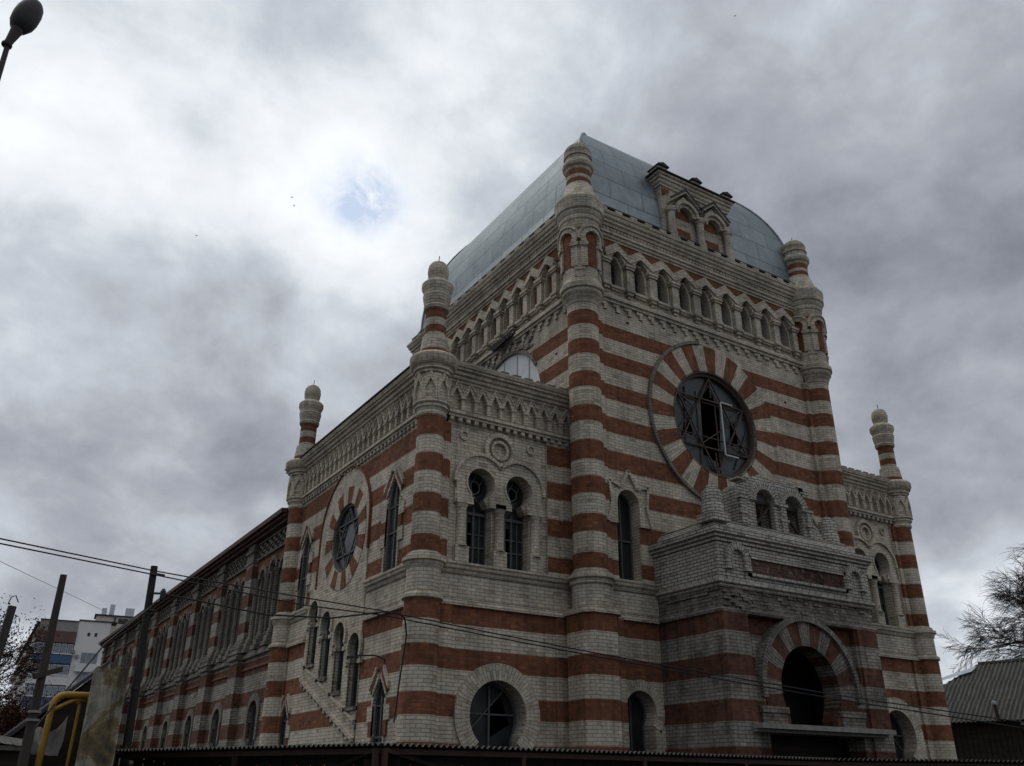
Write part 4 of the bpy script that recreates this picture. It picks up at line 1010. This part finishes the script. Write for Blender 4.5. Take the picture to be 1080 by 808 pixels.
for z in (4.86, 3.3, 2.2): m.lathe([(.08,z),(.098,z),(.098,z+.05),(.08,z+.05)], -10.02, 2.11, 10)
m.build('pole_band', M['dark_metal'], pa)
pb = pole('utility_pole', (-12.06,-1.65,GZ), (-12.09,-1.64,4.68), .09, .052, M['wood'], 'bare grey wooden pole without cables, standing between the yellow pipe and the steel tube post', 8)
m = MB(); m.bar((-12.2,-1.75,3.08), (-11.82,-1.62,3.22), .09, 0, .08); m.build('broken_brace', M['wood'], pb)
m = MB()
for z in (2.44, 2.56): m.lathe([(.07,z),(.092,z),(.092,z+.035),(.07,z+.035)], -12.07, -1.65, 10)
m.build('wire_binding', M['slate_grey'], pb)
pc = pole('steel_tube_post', (-12.98,-3.6,GZ), (-12.80,-3.6,3.80), .06, .055, M['dark_metal'], 'dark open-ended steel tube post leaning at the left edge beside the russet tree', 14, True)
m = MB(); m.tube([(-12.86,-3.6,3.82),(-12.84,-3.6,3.92),(-12.79,-3.6,3.95),(-12.74,-3.6,3.86)], .008, 5); m.build('wire_loop', M['dark_metal'], pc)

def cable(name, pts, r, label, mat='rubber', sag=0, group=None):
    P = []
    for k in range(len(pts)-1):
        a, b = Vector(pts[k]), Vector(pts[k+1])
        for i in range(8): 
            t = i/8; p = a+(b-a)*t; p.z -= sag*4*t*(1-t); P.append(p)
    P.append(Vector(pts[-1])); m = MB(); m.tube(P, r, 6)
    return tag(m.build(name, M[mat]), label, 'cable', group)
cable('overhead_cable', [(-16.6,-3.0,5.25),(-13.09,-.36,5.42),(-10.06,2.11,5.70),(-7.19,.79,5.24),(-5.57,.15,5.02),(-3.34,-.77,4.63),(-.97,-1.74,4.24),(1.47,-2.75,3.88),(3.97,-3.78,3.52),(6.78,-4.93,3.19),(8.32,-5.57,3.01),(16,-8.6,2.4)], .014, 'upper of the two long black cables crossing the whole facade from the tarred pole')
cable('overhead_cable', [(-16.6,-3.0,5.18),(-13.08,-.35,5.34),(-10.05,2.12,5.62),(-8.48,1.31,5.31),(-7.17,.79,5.08),(-5.56,.15,4.93),(-3.34,-.77,4.55),(-.97,-1.74,4.17),(1.46,-2.75,3.79),(3.96,-3.78,3.43),(6.75,-4.93,3.08),(8.29,-5.56,2.88),(16,-8.6,2.2)], .014, 'lower of the two long black cables crossing the whole facade from the tarred pole')
cable('drop_cable', [(-9.9,1.87,5.20),(-9.17,1.59,5.08),(-7.88,1.07,4.85),(-6.59,.56,4.83),(-5.51,.12,5.01),(-5.25,.0,4.97),(-5.12,.02,4.88),(-5.03,.08,4.55),(-5.1,.14,3.7),(-5.16,.18,2.77)], .019, 'thick sagging cable from the pole insulator to the striped corner, hanging down it')
cable('stay_cable', [(-9.95,1.93,5.02),(-10.89,1.14,4.0),(-11.59,.32,2.88),(-12.6,-.9,1.2)], .016, 'slanting black stay running down left from the tarred pole')
cable('far_cable', [(-16,30,13.0),(-11.95,42.39,13.56),(-2.34,71.73,16.17),(4,90,17.6)], .016, 'thin grey cable high in the sky above the white apartment block', 'greycable')
cable('slack_cable', [(8.32,-5.5,2.98),(10.3,-7.0,2.75),(11.3,-8.2,2.45),(12.3,-9.4,2.05)], .035, 'pale slack cable dropping to the lower right in front of the asbestos-roofed barn', 'greycable')
m = MB(); m.tube([(-4.42,2.5,4.33),(-4.6,2.6,4.42),(-4.95,2.75,4.42),(-5.05,2.8,4.38)], .02, 6); m.bar((-5.0,2.78,4.38), (-5.25,2.88,4.36), .1, 0, .05); m.tube([(-4.43,2.5,4.33),(-4.43,2.5,3.5)], .012, 5)
tag(m.build('wall_lamp_bracket', M['dark_metal']), 'small dark lamp bracket sticking out of the side wall right of the stair windows', 'lamp')

# ------------------------------------------------------------------ street lamp, top left
t = thing('street_lamp', (-14.55,-8.5,GZ), 'dark street lamp with a rounded head high at the top left', 'street lamp')
m = MB(); m.tube([(-14.55,-8.5,GZ),(-14.52,-8.52,4.0),(-14.42,-8.58,7.4),(-14.38,-8.59,8.38),(-14.395,-8.59,9.10)], [.075,.06,.042,.03,.026], 12); m.build('pole', M['lamp'], t)
m = MB()
ax = (Vector((-14.235,-8.63,9.46))-Vector((-14.34,-8.63,8.9))).normalized()
def along(p0, prof, n=16):
    a = ax.cross(Vector((0,1,0))).normalized(); b = ax.cross(a); R = []
    for r, h in prof: R.append([Vector(p0)+ax*h+a*r*cos(2*pi*j/n)+b*r*sin(2*pi*j/n) for j in range(n)])
    for k in range(len(R)-1):
        for j in range(n): m.face([R[k][j],R[k][(j+1) % n],R[k+1][(j+1) % n],R[k+1][j]], 0, None, True)
    m.face(R[0]); m.face(R[-1])
P0 = Vector((-14.405,-8.59,8.95))
along(P0, [(.05,0),(.055,.01),(.055,.03),(.042,.035),(.045,.1),(.058,.22),(.07,.30)]); m.build('collar', M['lamp'], t)
m = MB(); along(P0, [(.06,.27),(.09,.30),(.125,.38),(.138,.48),(.135,.58),(.115,.68),(.08,.74),(.03,.77)]); m.build('lamp_head', M['lamp'], t)

# ------------------------------------------------------------------ plastered pier, yellow pipes
m = MB(); Q = [(-11.22,-.73),(-10.69,-.83),(-10.45,1.0),(-10.98,1.1)]
zt = [3.36,3.42,3.42,3.36]
random.seed(9)
for k in range(4):
    a, b = Q[k], Q[(k+1) % 4]; n = 10
    for i in range(n):
        for j in range(14):
            def pt(i_, j_):
                x = a[0]+(b[0]-a[0])*i_/n; y = a[1]+(b[1]-a[1])*i_/n; zz = GZ+(zt[k]+(zt[(k+1) % 4]-zt[k])*i_/n-GZ)*j_/14
                h = .018*sin(x*17+zz*9)*cos(zz*13+y*11)
                if j_ == 14: zz += .05*sin(i_*2.1+k)
                return (x+h, y+h, zz)
            m.face([pt(i,j),pt(i+1,j),pt(i+1,j+1),pt(i,j+1)])
m.face([(q[0], q[1], z-.04) for q, z in zip(Q, zt)])
wl = m.build('plastered_pier', M['plaster'], None, (-10.9,-.2,GZ)); tag(wl, 'tall stained masonry pier with peeling yellowish plaster beside the yellow pipe', 'wall')
t = thing('gas_pipe', (-11.68,.3,GZ), 'yellow painted gas pipe bending over beside the stained pier', 'pipe')
def bend(pts, r, n=5):
    V = [Vector(p) for p in pts]; out = [V[0]]
    for k in range(1, len(V)-1):
        a = V[k]+(V[k-1]-V[k]).normalized()*r; b = V[k]+(V[k+1]-V[k]).normalized()*r
        for i in range(n+1): s_ = i/n; out.append(a*(1-s_)**2+V[k]*2*s_*(1-s_)+b*s_**2)
    out.append(V[-1]); return out
m = MB(); m.tube(bend([(-10.7,.45,3.02),(-11.64,.32,3.0),(-11.72,.33,GZ)], .22), .055, 12); m.build('main_pipe', M['yellow'], t)
m = MB(); m.tube(bend([(-11.62,.33,2.74),(-11.32,.36,2.92),(-11.0,.5,2.94)], .1), .034, 10); m.tube(bend([(-11.25,.4,2.9),(-11.2,.42,2.85),(-11.22,.42,GZ)], .03), .028, 8); m.build('branch_pipe', M['yellow'], t)

# dark lean-to behind the pipe, crumpled sheet, low roofs at the left edge
t = thing('lean_to_shed', (-10.9,2.4,GZ), 'dark lean-to shed with a steep felt roof edge behind the yellow pipe', 'shed')
m = MB(); m.prism([(-12.1,GZ),(-10.75,GZ),(-10.75,3.55),(-12.1,2.3)], FRONT(1.35), -1.8, 0, 0, back=True); m.build('wall', M['darkwood'], t)
m = MB(); m.prism([(-12.3,2.15),(-10.72,3.66),(-10.72,3.74),(-12.3,2.25)], FRONT(1.2), -2.1, 0, 0, back=True)
m.build('roof', M['roofdark'], t)
m = MB(); random.seed(21)
G = [[None]*9 for _ in range(7)]
for i in range(7):
    for j in range(9):
        u, v = i/6, j/8; G[i][j] = (-11.95+.62*v+.02*random.random(), .9-.25*u+.12*sin(v*9+u*4), 2.02+.32*v*u+.26*u+.10*sin(v*7)*u+.03*random.random())
for i in range(6):
    for j in range(8): m.face([G[i][j],G[i+1][j],G[i+1][j+1],G[i][j+1]], 0, None, True)
tag(m.build('crumpled_sheet', M['plastic']), 'crumpled pale plastic sheet hanging behind the yellow pipe', 'tarp')
t = thing('low_shed', (-12.7,-.4,GZ), 'low dark shed with a sagging grey slate roof at the lower left corner', 'shed')
m = MB(); m.box(-13.9, -11.95, -.5, .6, GZ, 2.12); m.build('wall', M['darkwood'], t)
m = MB(); 
for k in range(22):
    x = -14.0+k*.095; m.face([(x,-.75,2.36-.012*k+.01*(k % 2)),(x+.095,-.75,2.35-.012*k-.01*(k % 2)),(x+.095,.7,2.52-.012*k),(x,.7,2.53-.012*k)]); 
m.box(-14, -11.95, -.72, .65, 2.05, 2.12); m.build('roof', M['asbestos'], t)

# ------------------------------------------------------------------ barn at the right
t = thing('barn', (26,4,GZ), 'dark timber barn with a corrugated asbestos roof, right of the building', 'barn')
E0 = Vector((23.48,6.36)); e = Vector((.234,-.972)); nb = Vector((.972,.234)); LN = 15
def bp(s_, o, z): p = E0+e*s_+nb*o; return (p.x, p.y, z)
m = MB(); S0 = -2.6
def roofz(o): return 4.28+(6.9-4.28)*o/4.2
pit = .19
def cw(s_): return .03*sin(2*pi*s_/pit)
n = int((LN-S0)/pit*6)
rows = [(-.25,.0),(1.12,.07),(1.08,-.0),(2.52,.07),(2.48,-.0),(4.2,0)]
for k in range(n):
    a, b = S0+(LN-S0)*k/n, S0+(LN-S0)*(k+1)/n
    for (o0, l0), (o1, l1) in ((rows[0],rows[1]),(rows[2],rows[3]),(rows[4],rows[5])):
        # hip at the left end
        lim = lambda s_: 4.2*max(0, min(1, (s_-S0)/3.3))
        o1a, o1b = min(o1, lim(a)), min(o1, lim(b))
        if o1b <= o0 and o0 > 0: continue
        o1a = max(o1a, o0 if o0 > 0 else -.25); o1b = max(o1b, o0 if o0 > 0 else -.25)
        m.face([bp(a,o0,roofz(o0)+cw(a)+l0),bp(b,o0,roofz(o0)+cw(b)+l0),bp(b,o1b,roofz(o1b)+cw(b)+l1),bp(a,o1a,roofz(o1a)+cw(a)+l1)], 0, [(a,o0),(b,o0),(b,o1b),(a,o1a)])
m.face([bp(S0,-.2,4.2),bp(S0+3.3,4.2,6.9),bp(S0,8.6,4.2)]); m.face([bp(S0+3.3,4.2,6.9),bp(LN,4.2,6.9),bp(LN,8.6,4.2),bp(S0,8.6,4.2)]); m.face([bp(LN,-.2,4.2),bp(LN,4.2,6.9),bp(LN,8.6,4.2)])
r_ = m.build('roof', M['rib_shaded'], t)
m = MB(); m.bar(bp(S0+3.3,4.2,6.93), bp(LN,4.2,6.96), .16, 0, .1); m.build('ridge_cap', M['asbestos'], r_)
m = MB(); m.face([bp(-.9,2.6,roofz(2.6)+.13),bp(.6,3.35,roofz(3.35)+.13),bp(.75,3.75,roofz(3.75)+.15),bp(-.6,3.0,roofz(3.0)+.15)]); m.build('loose_sheet', M['galv'], r_)
m = MB()
for k in range(int(LN/.22)+2):
    m.prism([(k*.22-.2,GZ),(k*.22,GZ),(k*.22,4.22),(k*.22-.2,4.22)], lambda u, z, d: bp(u, .05-d, z), -.05, .01*(k % 3))
m.face([bp(-.2,.2,GZ),bp(LN,.2,GZ),bp(LN,.2,4.2),bp(-.2,.2,4.2)]); m.build('board_wall', M['darkwood'], t)
m = MB(); m.tube([bp(2.4,-.3,4.1),bp(2.36,-.3,4.78)], .07, 10); f_ = m.build('flue', M['rust'], t); m = MB(); m.lathe([(.08,4.74),(.1,4.76),(.1,4.86),(.0,4.9)], bp(2.36,-.3,0)[0], bp(2.36,-.3,0)[1], 10); m.build('cap', M['galv'], f_)

# ------------------------------------------------------------------ apartment block far behind
t = thing('apartment_block', (8,215,GZ), 'distant white and grey apartment block with brown cladding and blue balcony panels', 'apartment building')
FA_ = frame(0, 211.5, 1, -.11, -.11, -1)
def ab(name, u0, u1, z0, z1, d0, d1, mat, par=None):
    m = MB(); m.fbox(FA_, u0, u1, z0, z1, d0, d1); return m.build(name, M[mat], par or t)
ab('white_wall', 11.2, 18.0, GZ, 35.5, -10, .8, 'plaster_far'); ab('recessed_wall', 3.4, 11.2, GZ, 35.2, -10, -.2, 'plaster_far')
ab('roof_edge', 11.1, 19.2, 35.5, 35.8, -10, 1.0, 'roofdark'); ab('side_wall', 18.0, 19.6, GZ, 35.0, -10, .2, 'farbeige')
ab('parapet', 3.3, 11.2, 32.9, 35.2, -1, .9, 'fargrey'); ab('cladding', 3.0, 11.2, 30.4, 32.9, -1, 1.2, 'farred'); ab('roof_edge', 3.2, 11.1, 35.2, 35.4, -10, 1.1, 'roofdark')
for lv in range(8):
    zt_ = 30.4-lv*4.6
    b_ = ab('balcony', 3.2, 11.2, zt_-4.5, zt_-2.5, -.4, 1.1, 'farblue' if lv in (0, 2) else 'plaster_far')
    for k in range(6):
        w_ = ab('window', 3.5+k*1.28, 4.6+k*1.28, zt_-2.4, zt_-.2, -.4, .9, 'whitemetal'); ab('pane', 3.62+k*1.28, 4.48+k*1.28, zt_-2.28, zt_-.35, .85, .94, 'farglass', w_)
    ab('balcony_slab', 3.2, 11.2, zt_-2.55, zt_-2.35, -.4, 1.25, 'plaster_far')
for x in (13.4, 14.9):
    ab('vent', x, x+.55, 32.2, 33.0, .5, .85, 'roofdark')
for lv in range(6):
    z_ = 27.3-lv*4.4; w_ = ab('window', 12.9, 16.5, z_-1.3, z_+1.4, .5, .86, 'whitemetal')
    for k in range(3): ab('pane', 13.05+k*1.15, 14.1+k*1.15, z_-1.1, z_+1.2, .8, .9, 'farglass', w_)
    ab('balcony', 12.2, 17.0, z_-3.0, z_-1.4, .8, 1.9, 'plaster_far')
for k in range(2): ab('air_conditioner', 10.9+k*.9, 11.6+k*.9, 28.2-k, 28.9-k, .9, 1.5, 'fargrey')
t2 = thing('stair_tower', (18,222,GZ), 'beige roof superstructure with metal tanks behind the distant apartment block', 'building')
m = MB(); m.fbox(FA_, 14.6, 22.6, 30, 38.4, -14, -8); m.build('wall', M['farbeige'], t2)
m = MB(); m.fbox(FA_, 18.7, 19.0, 36, 38.4, -8, -7.7); m.fbox(FA_, 19.6, 21.8, 36.8, 38.0, -8, -7.9); m.build('opening', M['roofdark'], t2)
m = MB(); m.fbox(FA_, 14.2, 23.2, 38.4, 38.7, -14.3, -7.6); m.build('roof', M['roofdark'], t2)
for x, h in ((15.6,1.2),(17.3,2.2),(20.9,1.6)):
    m = MB(); m.fbox(FA_, x, x+(1.1 if x != 20.9 else 2.0), 39.0, 38.7+h+.6, -11, -9.5); m.fbox(FA_, x+.1, x+.2, 38.7, 39.0, -10, -9.9); m.build('tank', M['galv'], t2)
t3 = thing('apartment_wing', (3,240,GZ), 'long distant beige apartment wing with rows of balconies behind the russet tree', 'apartment building')
F3 = lambda u, z, d: (3.3+.03*u-d, 212.2+u, z)
m = MB(); m.fbox(F3, 0, 90, GZ, 34.6, -10, 0); m.build('wall', M['farbeige'], t3)
m = MB(); m.fbox(F3, -.3, 90, 34.6, 35.0, -10, .6); m.build('roof_edge', M['roofdark'], t3)
for c in range(15):
    for lv in range(5):
        m = MB(); m.fbox(F3, 2+c*5.6, 5.6+c*5.6, 31.8-lv*4.4-3.6, 31.8-lv*4.4-2.2, 0, 1.2); m.build('balcony', M['plaster_far' if (c+lv) % 3 else 'farred'], t3)
        m = MB(); m.fbox(F3, 2.2+c*5.6, 5.4+c*5.6, 31.8-lv*4.4-2.1, 31.8-lv*4.4+.3, 0, .1); m.build('window', M['farglass'], t3)

# ------------------------------------------------------------------ trees
def grow(mb, p, d, ln, r, lev, rng, spread, droop, tips, kink=.25, nseg=4, minr=.006, forks=4):
    pts = [Vector(p)]; dd = Vector(d).normalized(); rr = [r]
    for k in range(nseg):
        dd = (dd+Vector((rng.uniform(-1,1), rng.uniform(-1,1), rng.uniform(-1,1)))*kink*.5+Vector((0,0,droop if lev <= 1 else .04))).normalized()
        pts.append(pts[-1]+dd*ln/nseg); rr.append(r*(1-.55*(k+1)/nseg))
    mb.tube(pts, rr, 6 if r > .06 else 3, 0, False)
    if lev == 0: tips.append((pts[-1], dd)); tips.append((pts[-2], dd)); return
    nb_ = forks-1 if lev > 2 else forks
    for i in range(nb_+1):
        f = .35+.65*i/nb_; k = min(nseg-1, int(f*nseg)); q = pts[k]+(pts[k+1]-pts[k])*(f*nseg-k if f < 1 else 1)
        az = rng.uniform(0, 2*pi); a = dd.cross(Vector((0,0,1))+Vector((.01,.02,0))).normalized(); b = dd.cross(a)
        nd = dd*cos(spread)+(a*cos(az)+b*sin(az))*sin(spread)
        grow(mb, q, nd, ln*rng.uniform(.6,.82), max(minr, rr[k]*rng.uniform(.5,.68)), lev-1, rng, spread*rng.uniform(.85,1.1), droop, tips, kink, 4 if lev > 1 else 3, minr, forks)
def tree(name, base, h, r, lev, seed, spread, droop, label, cat='tree', leaves=0, leaf=.05, tint='leaf', lean=(0,0), trunk_h=.3, group=None, minr=.006, forks=4, limbs=5, reach=None):
    rng = random.Random(seed); t = thing(name, base, label, cat, group)
    b = Vector(base); top = b+Vector((lean[0], lean[1], h*trunk_h)); m = MB()
    m.tube([b, b+(top-b)*.5+Vector((.05,0,0)), top], [r*1.25, r, r*.85], 10, 0); m.build('trunk', M['bark'], t)
    m = MB(); tips = []
    for k in range(limbs):
        az = 2*pi*k/limbs+rng.uniform(-.4,.4); el = rng.uniform(.15, 1.35)
        grow(m, top-Vector((0,0,rng.random()*h*.05)), (cos(az)*cos(el), sin(az)*cos(el), sin(el)), (reach/2.6 if reach else h*.33), r*.6, lev, rng, spread, droop, tips, minr=minr, forks=forks)
    o = m.build('limbs', M['twig'], t)
    if leaves:
        m = MB()
        for k in range(leaves):
            p, d = rng.choice(tips); q = p+Vector((rng.gauss(0,.17),rng.gauss(0,.17),rng.gauss(0,.2)))
            a = Vector((rng.uniform(-1,1),rng.uniform(-1,1),rng.uniform(-1,1))).normalized(); c = a.cross(Vector((rng.random(),rng.random(),1))).normalized(); s_ = leaf*rng.uniform(.6,1.3)
            m.face([q-a*s_, q+c*s_*.5, q+a*s_, q-c*s_*.5])
        m.build('foliage', M[tint], t)
    return t
tree('bare_tree', (42.9,8.6,GZ), 19.5, .34, 5, 4, .60, -.09, 'leafless drooping tree behind the asbestos-roofed barn at the right edge', minr=.013, forks=4, limbs=9, reach=8.2, trunk_h=.46)
tree('russet_tree', (-12.8,4.5,GZ), 5.5, .10, 4, 12, .6, .03, 'thin tree with russet autumn leaves at the left edge', leaves=9000, leaf=.028, trunk_h=.68, reach=1.9, limbs=6)
tree('russet_shrub', (-12.1,4.3,GZ), 3.4, .08, 4, 15, .75, .0, 'dense reddish-brown shrub in front of the distant apartments, left of the grey pole', 'shrub', leaves=32000, leaf=.032, trunk_h=.62, reach=1.6, limbs=7)

# ------------------------------------------------------------------ birds
def bird(loc, yaw, label):
    t = MB(); x = Vector((cos(yaw), sin(yaw), 0)); y = Vector((-sin(yaw), cos(yaw), 0)); c = Vector(loc)
    x *= .3; y *= .3; t.tube([c-x*.22, c-x*.1, c, c+x*.12, c+x*.2, c+x*.26], [.007,.017,.025,.02,.015,.003], 8)
    for s_ in (-1, 1):
        t.face([c+x*.1, c+y*s_*.3+x*.12+Vector((0,0,.04)), c+y*s_*.55-x*.05+Vector((0,0,.02)), c+y*s_*.3-x*.06+Vector((0,0,.03)), c-x*.08])
    t.face([c-x*.2, c-x*.38+y*.07, c-x*.38-y*.07])
    tag(t.build('bird', M['bird'], None, loc), label, 'bird', 'birds flying high under the clouds')
bird((33.41,19.9,64.4), .4, 'tiny dark bird flying alone high above the tower on the right')
bird((1.8,40.45,44.6), 2.2, 'upper of two tiny birds flying together left of the blue gap in the clouds')
bird((2.1,40.6,44.0), 2.5, 'lower of two tiny birds flying together left of the blue gap in the clouds')
bird((-4.6,41.8,39.3), 1.2, 'tiny dark bird flying alone in the left half of the sky')

# ------------------------------------------------------------------ sky, sun, camera
SUN_EL, SUN_AZ = radians(58), radians(-35)         # azimuth from +Y towards +X: behind the clouds beyond the building
w = bpy.data.worlds.new('World'); sc.world = w; w.use_nodes = True; nt = w.node_tree
for n_ in list(nt.nodes): nt.nodes.remove(n_)
out = N(nt, 'ShaderNodeOutputWorld'); sky = N(nt, 'ShaderNodeTexSky', sky_type='NISHITA'); sky.sun_disc = False
sky.sun_elevation = SUN_EL; sky.sun_rotation = SUN_AZ; sky.air_density = 1.0; sky.dust_density = .4; sky.ozone_density = 2.0
bg1 = N(nt, 'ShaderNodeBackground'); bg1.inputs['Strength'].default_value = .15; L(nt, sky.outputs[0], bg1.inputs['Color'])
tc = N(nt, 'ShaderNodeTexCoord'); gen = tc.outputs['Generated']
nrm = N(nt, 'ShaderNodeVectorMath', operation='NORMALIZE'); L(nt, gen, nrm.inputs[0])
sep = N(nt, 'ShaderNodeSeparateXYZ'); L(nt, nrm.outputs[0], sep.inputs[0])
zz = N(nt, 'ShaderNodeMath', operation='MAXIMUM'); L(nt, sep.outputs['Z'], zz.inputs[0]); zz.inputs[1].default_value = 0
za = N(nt, 'ShaderNodeMath', operation='ADD'); L(nt, zz.outputs[0], za.inputs[0]); za.inputs[1].default_value = .6
dv = N(nt, 'ShaderNodeVectorMath', operation='DIVIDE'); L(nt, nrm.outputs[0], dv.inputs[0])
cb = N(nt, 'ShaderNodeCombineXYZ'); 
for i in range(3): L(nt, za.outputs[0], cb.inputs[i])
L(nt, cb.outputs[0], dv.inputs[1])                # cloud layer seen in perspective
pv = dv.outputs[0]
c1 = noise(nt, pv, 3.1, 7, .52, .2); c2 = noise(nt, mapping(nt, pv, (1,1,1)), 9.0, 7, .58, .2)
def math_(op, a, b):
    n_ = N(nt, 'ShaderNodeMath', operation=op)
    for i, x in enumerate((a, b)):
        if hasattr(x, 'is_output'): L(nt, x, n_.inputs[i])
        else: n_.inputs[i].default_value = x
    return n_.outputs[0]
val = math_('ADD', math_('MULTIPLY', math_('SUBTRACT', c1.outputs['Fac'], .5), 1.3), math_('MULTIPLY', math_('SUBTRACT', c2.outputs['Fac'], .5), .62))
def blob(d, half_deg, amt):
    dp = N(nt, 'ShaderNodeVectorMath', operation='DOT_PRODUCT'); L(nt, nrm.outputs[0], dp.inputs[0]); v = Vector(d).normalized(); dp.inputs[1].default_value = v
    # gaussian-like falloff in angle
    k = 1/(1-cos(radians(half_deg)))
    x = math_('MULTIPLY', math_('SUBTRACT', dp.outputs['Value'], 1.0), k*.7)
    return math_('MULTIPLY', math_('EXPONENT', x, 0), amt)
BLOBS = [((.129,.777,.617), 9, .22), ((.21,.76,.632), 6, .12), ((.143,.675,.724), 6, -.20), ((.377,.620,.69), 7, .14), ((.409,.544,.732), 7, -.24),
         ((.60,.396,.695), 8, .10), ((.74,.38,.56), 15, -.20), ((.81,.445,.382), 14, -.10), ((.171,.878,.447), 7, -.24), ((.02,.90,.43), 5, .16),
         ((.214,.893,.395), 4.5, .30), ((.09,.93,.356), 7, -.22), ((.29,.91,.30), 9, -.20), ((.056,.97,.20), 12, .06), ((.358,.72,.60), 7, .18), ((-.06,.72,.69), 8, .06),
         ((-.3,-.7,.1), 45, -.30), ((-.9,-.1,.0), 35, -.25), ((-.2,-.2,.95), 35, .22), ((.84,.51,.10), 10, .10), ((.30,.80,.51), 5, .12)]
base = val
for d_, h_, a_ in BLOBS: base = math_('ADD', base, blob(d_, h_, a_))
fac = math_('ADD', base, .585)
cr = ramp(nt, fac, [(0.0,(.15,.165,.205)),(.22,(.26,.28,.325)),(.42,(.365,.387,.435)),(.62,(.52,.555,.61)),(.80,(.73,.765,.81)),(1.0,(.88,.91,.94))])
hole_ = blob((.277,.757,.591), 1.7, 1.0)
hn = noise(nt, pv, 22, 6, .6, .6)
hf = math_('MULTIPLY', hole_, math_('MULTIPLY', math_('SUBTRACT', hn.outputs['Fac'], .34), 3.6))
hf2 = N(nt, 'ShaderNodeClamp'); L(nt, hf, hf2.inputs[0]); hf2.inputs[2].default_value = .55
bg2 = N(nt, 'ShaderNodeBackground'); bg2.inputs['Strength'].default_value = 1.0; L(nt, cr.outputs[0], bg2.inputs['Color'])
ms = N(nt, 'ShaderNodeMixShader'); L(nt, hf2.outputs[0], ms.inputs[0]); L(nt, bg2.outputs[0], ms.inputs[1]); L(nt, bg1.outputs[0], ms.inputs[2]); L(nt, ms.outputs[0], out.inputs['Surface'])

sl = bpy.data.lights.new('sun', 'SUN'); sl.energy = .5; sl.angle = radians(25); sl.color = (1,.96,.9)
so = bpy.data.objects.new('sun', sl); COL.objects.link(so)
sd = Vector((sin(SUN_AZ)*cos(SUN_EL), cos(SUN_AZ)*cos(SUN_EL), sin(SUN_EL))); so.rotation_euler = sd.to_track_quat('Z', 'Y').to_euler(); so.location = (0,0,60)

cam = bpy.data.cameras.new('camera'); co = bpy.data.objects.new('camera', cam); COL.objects.link(co); sc.camera = co
cam.sensor_width = 36; cam.sensor_fit = 'HORIZONTAL'; cam.lens = 36*913.4/1080; cam.clip_start = .05; cam.clip_end = 3000
R_ = Vector((.84586647,-.53335777,.00627776)); U_ = Vector((-.22942468,-.35317528,.90699037)); F_ = Vector((.48153321,.76863302,.42110456))
co.matrix_world = Matrix(((R_.x,U_.x,-F_.x,-13.432),(R_.y,U_.y,-F_.y,-17.587),(R_.z,U_.z,-F_.z,1.6),(0,0,0,1)))
vs = sc.view_settings; vs.view_transform = 'Standard'; vs.look = 'None'; vs.gamma = 1; vs.use_curve_mapping = False; vs.exposure = .15
sc.cycles.max_bounces = 6; sc.cycles.use_denoising = True
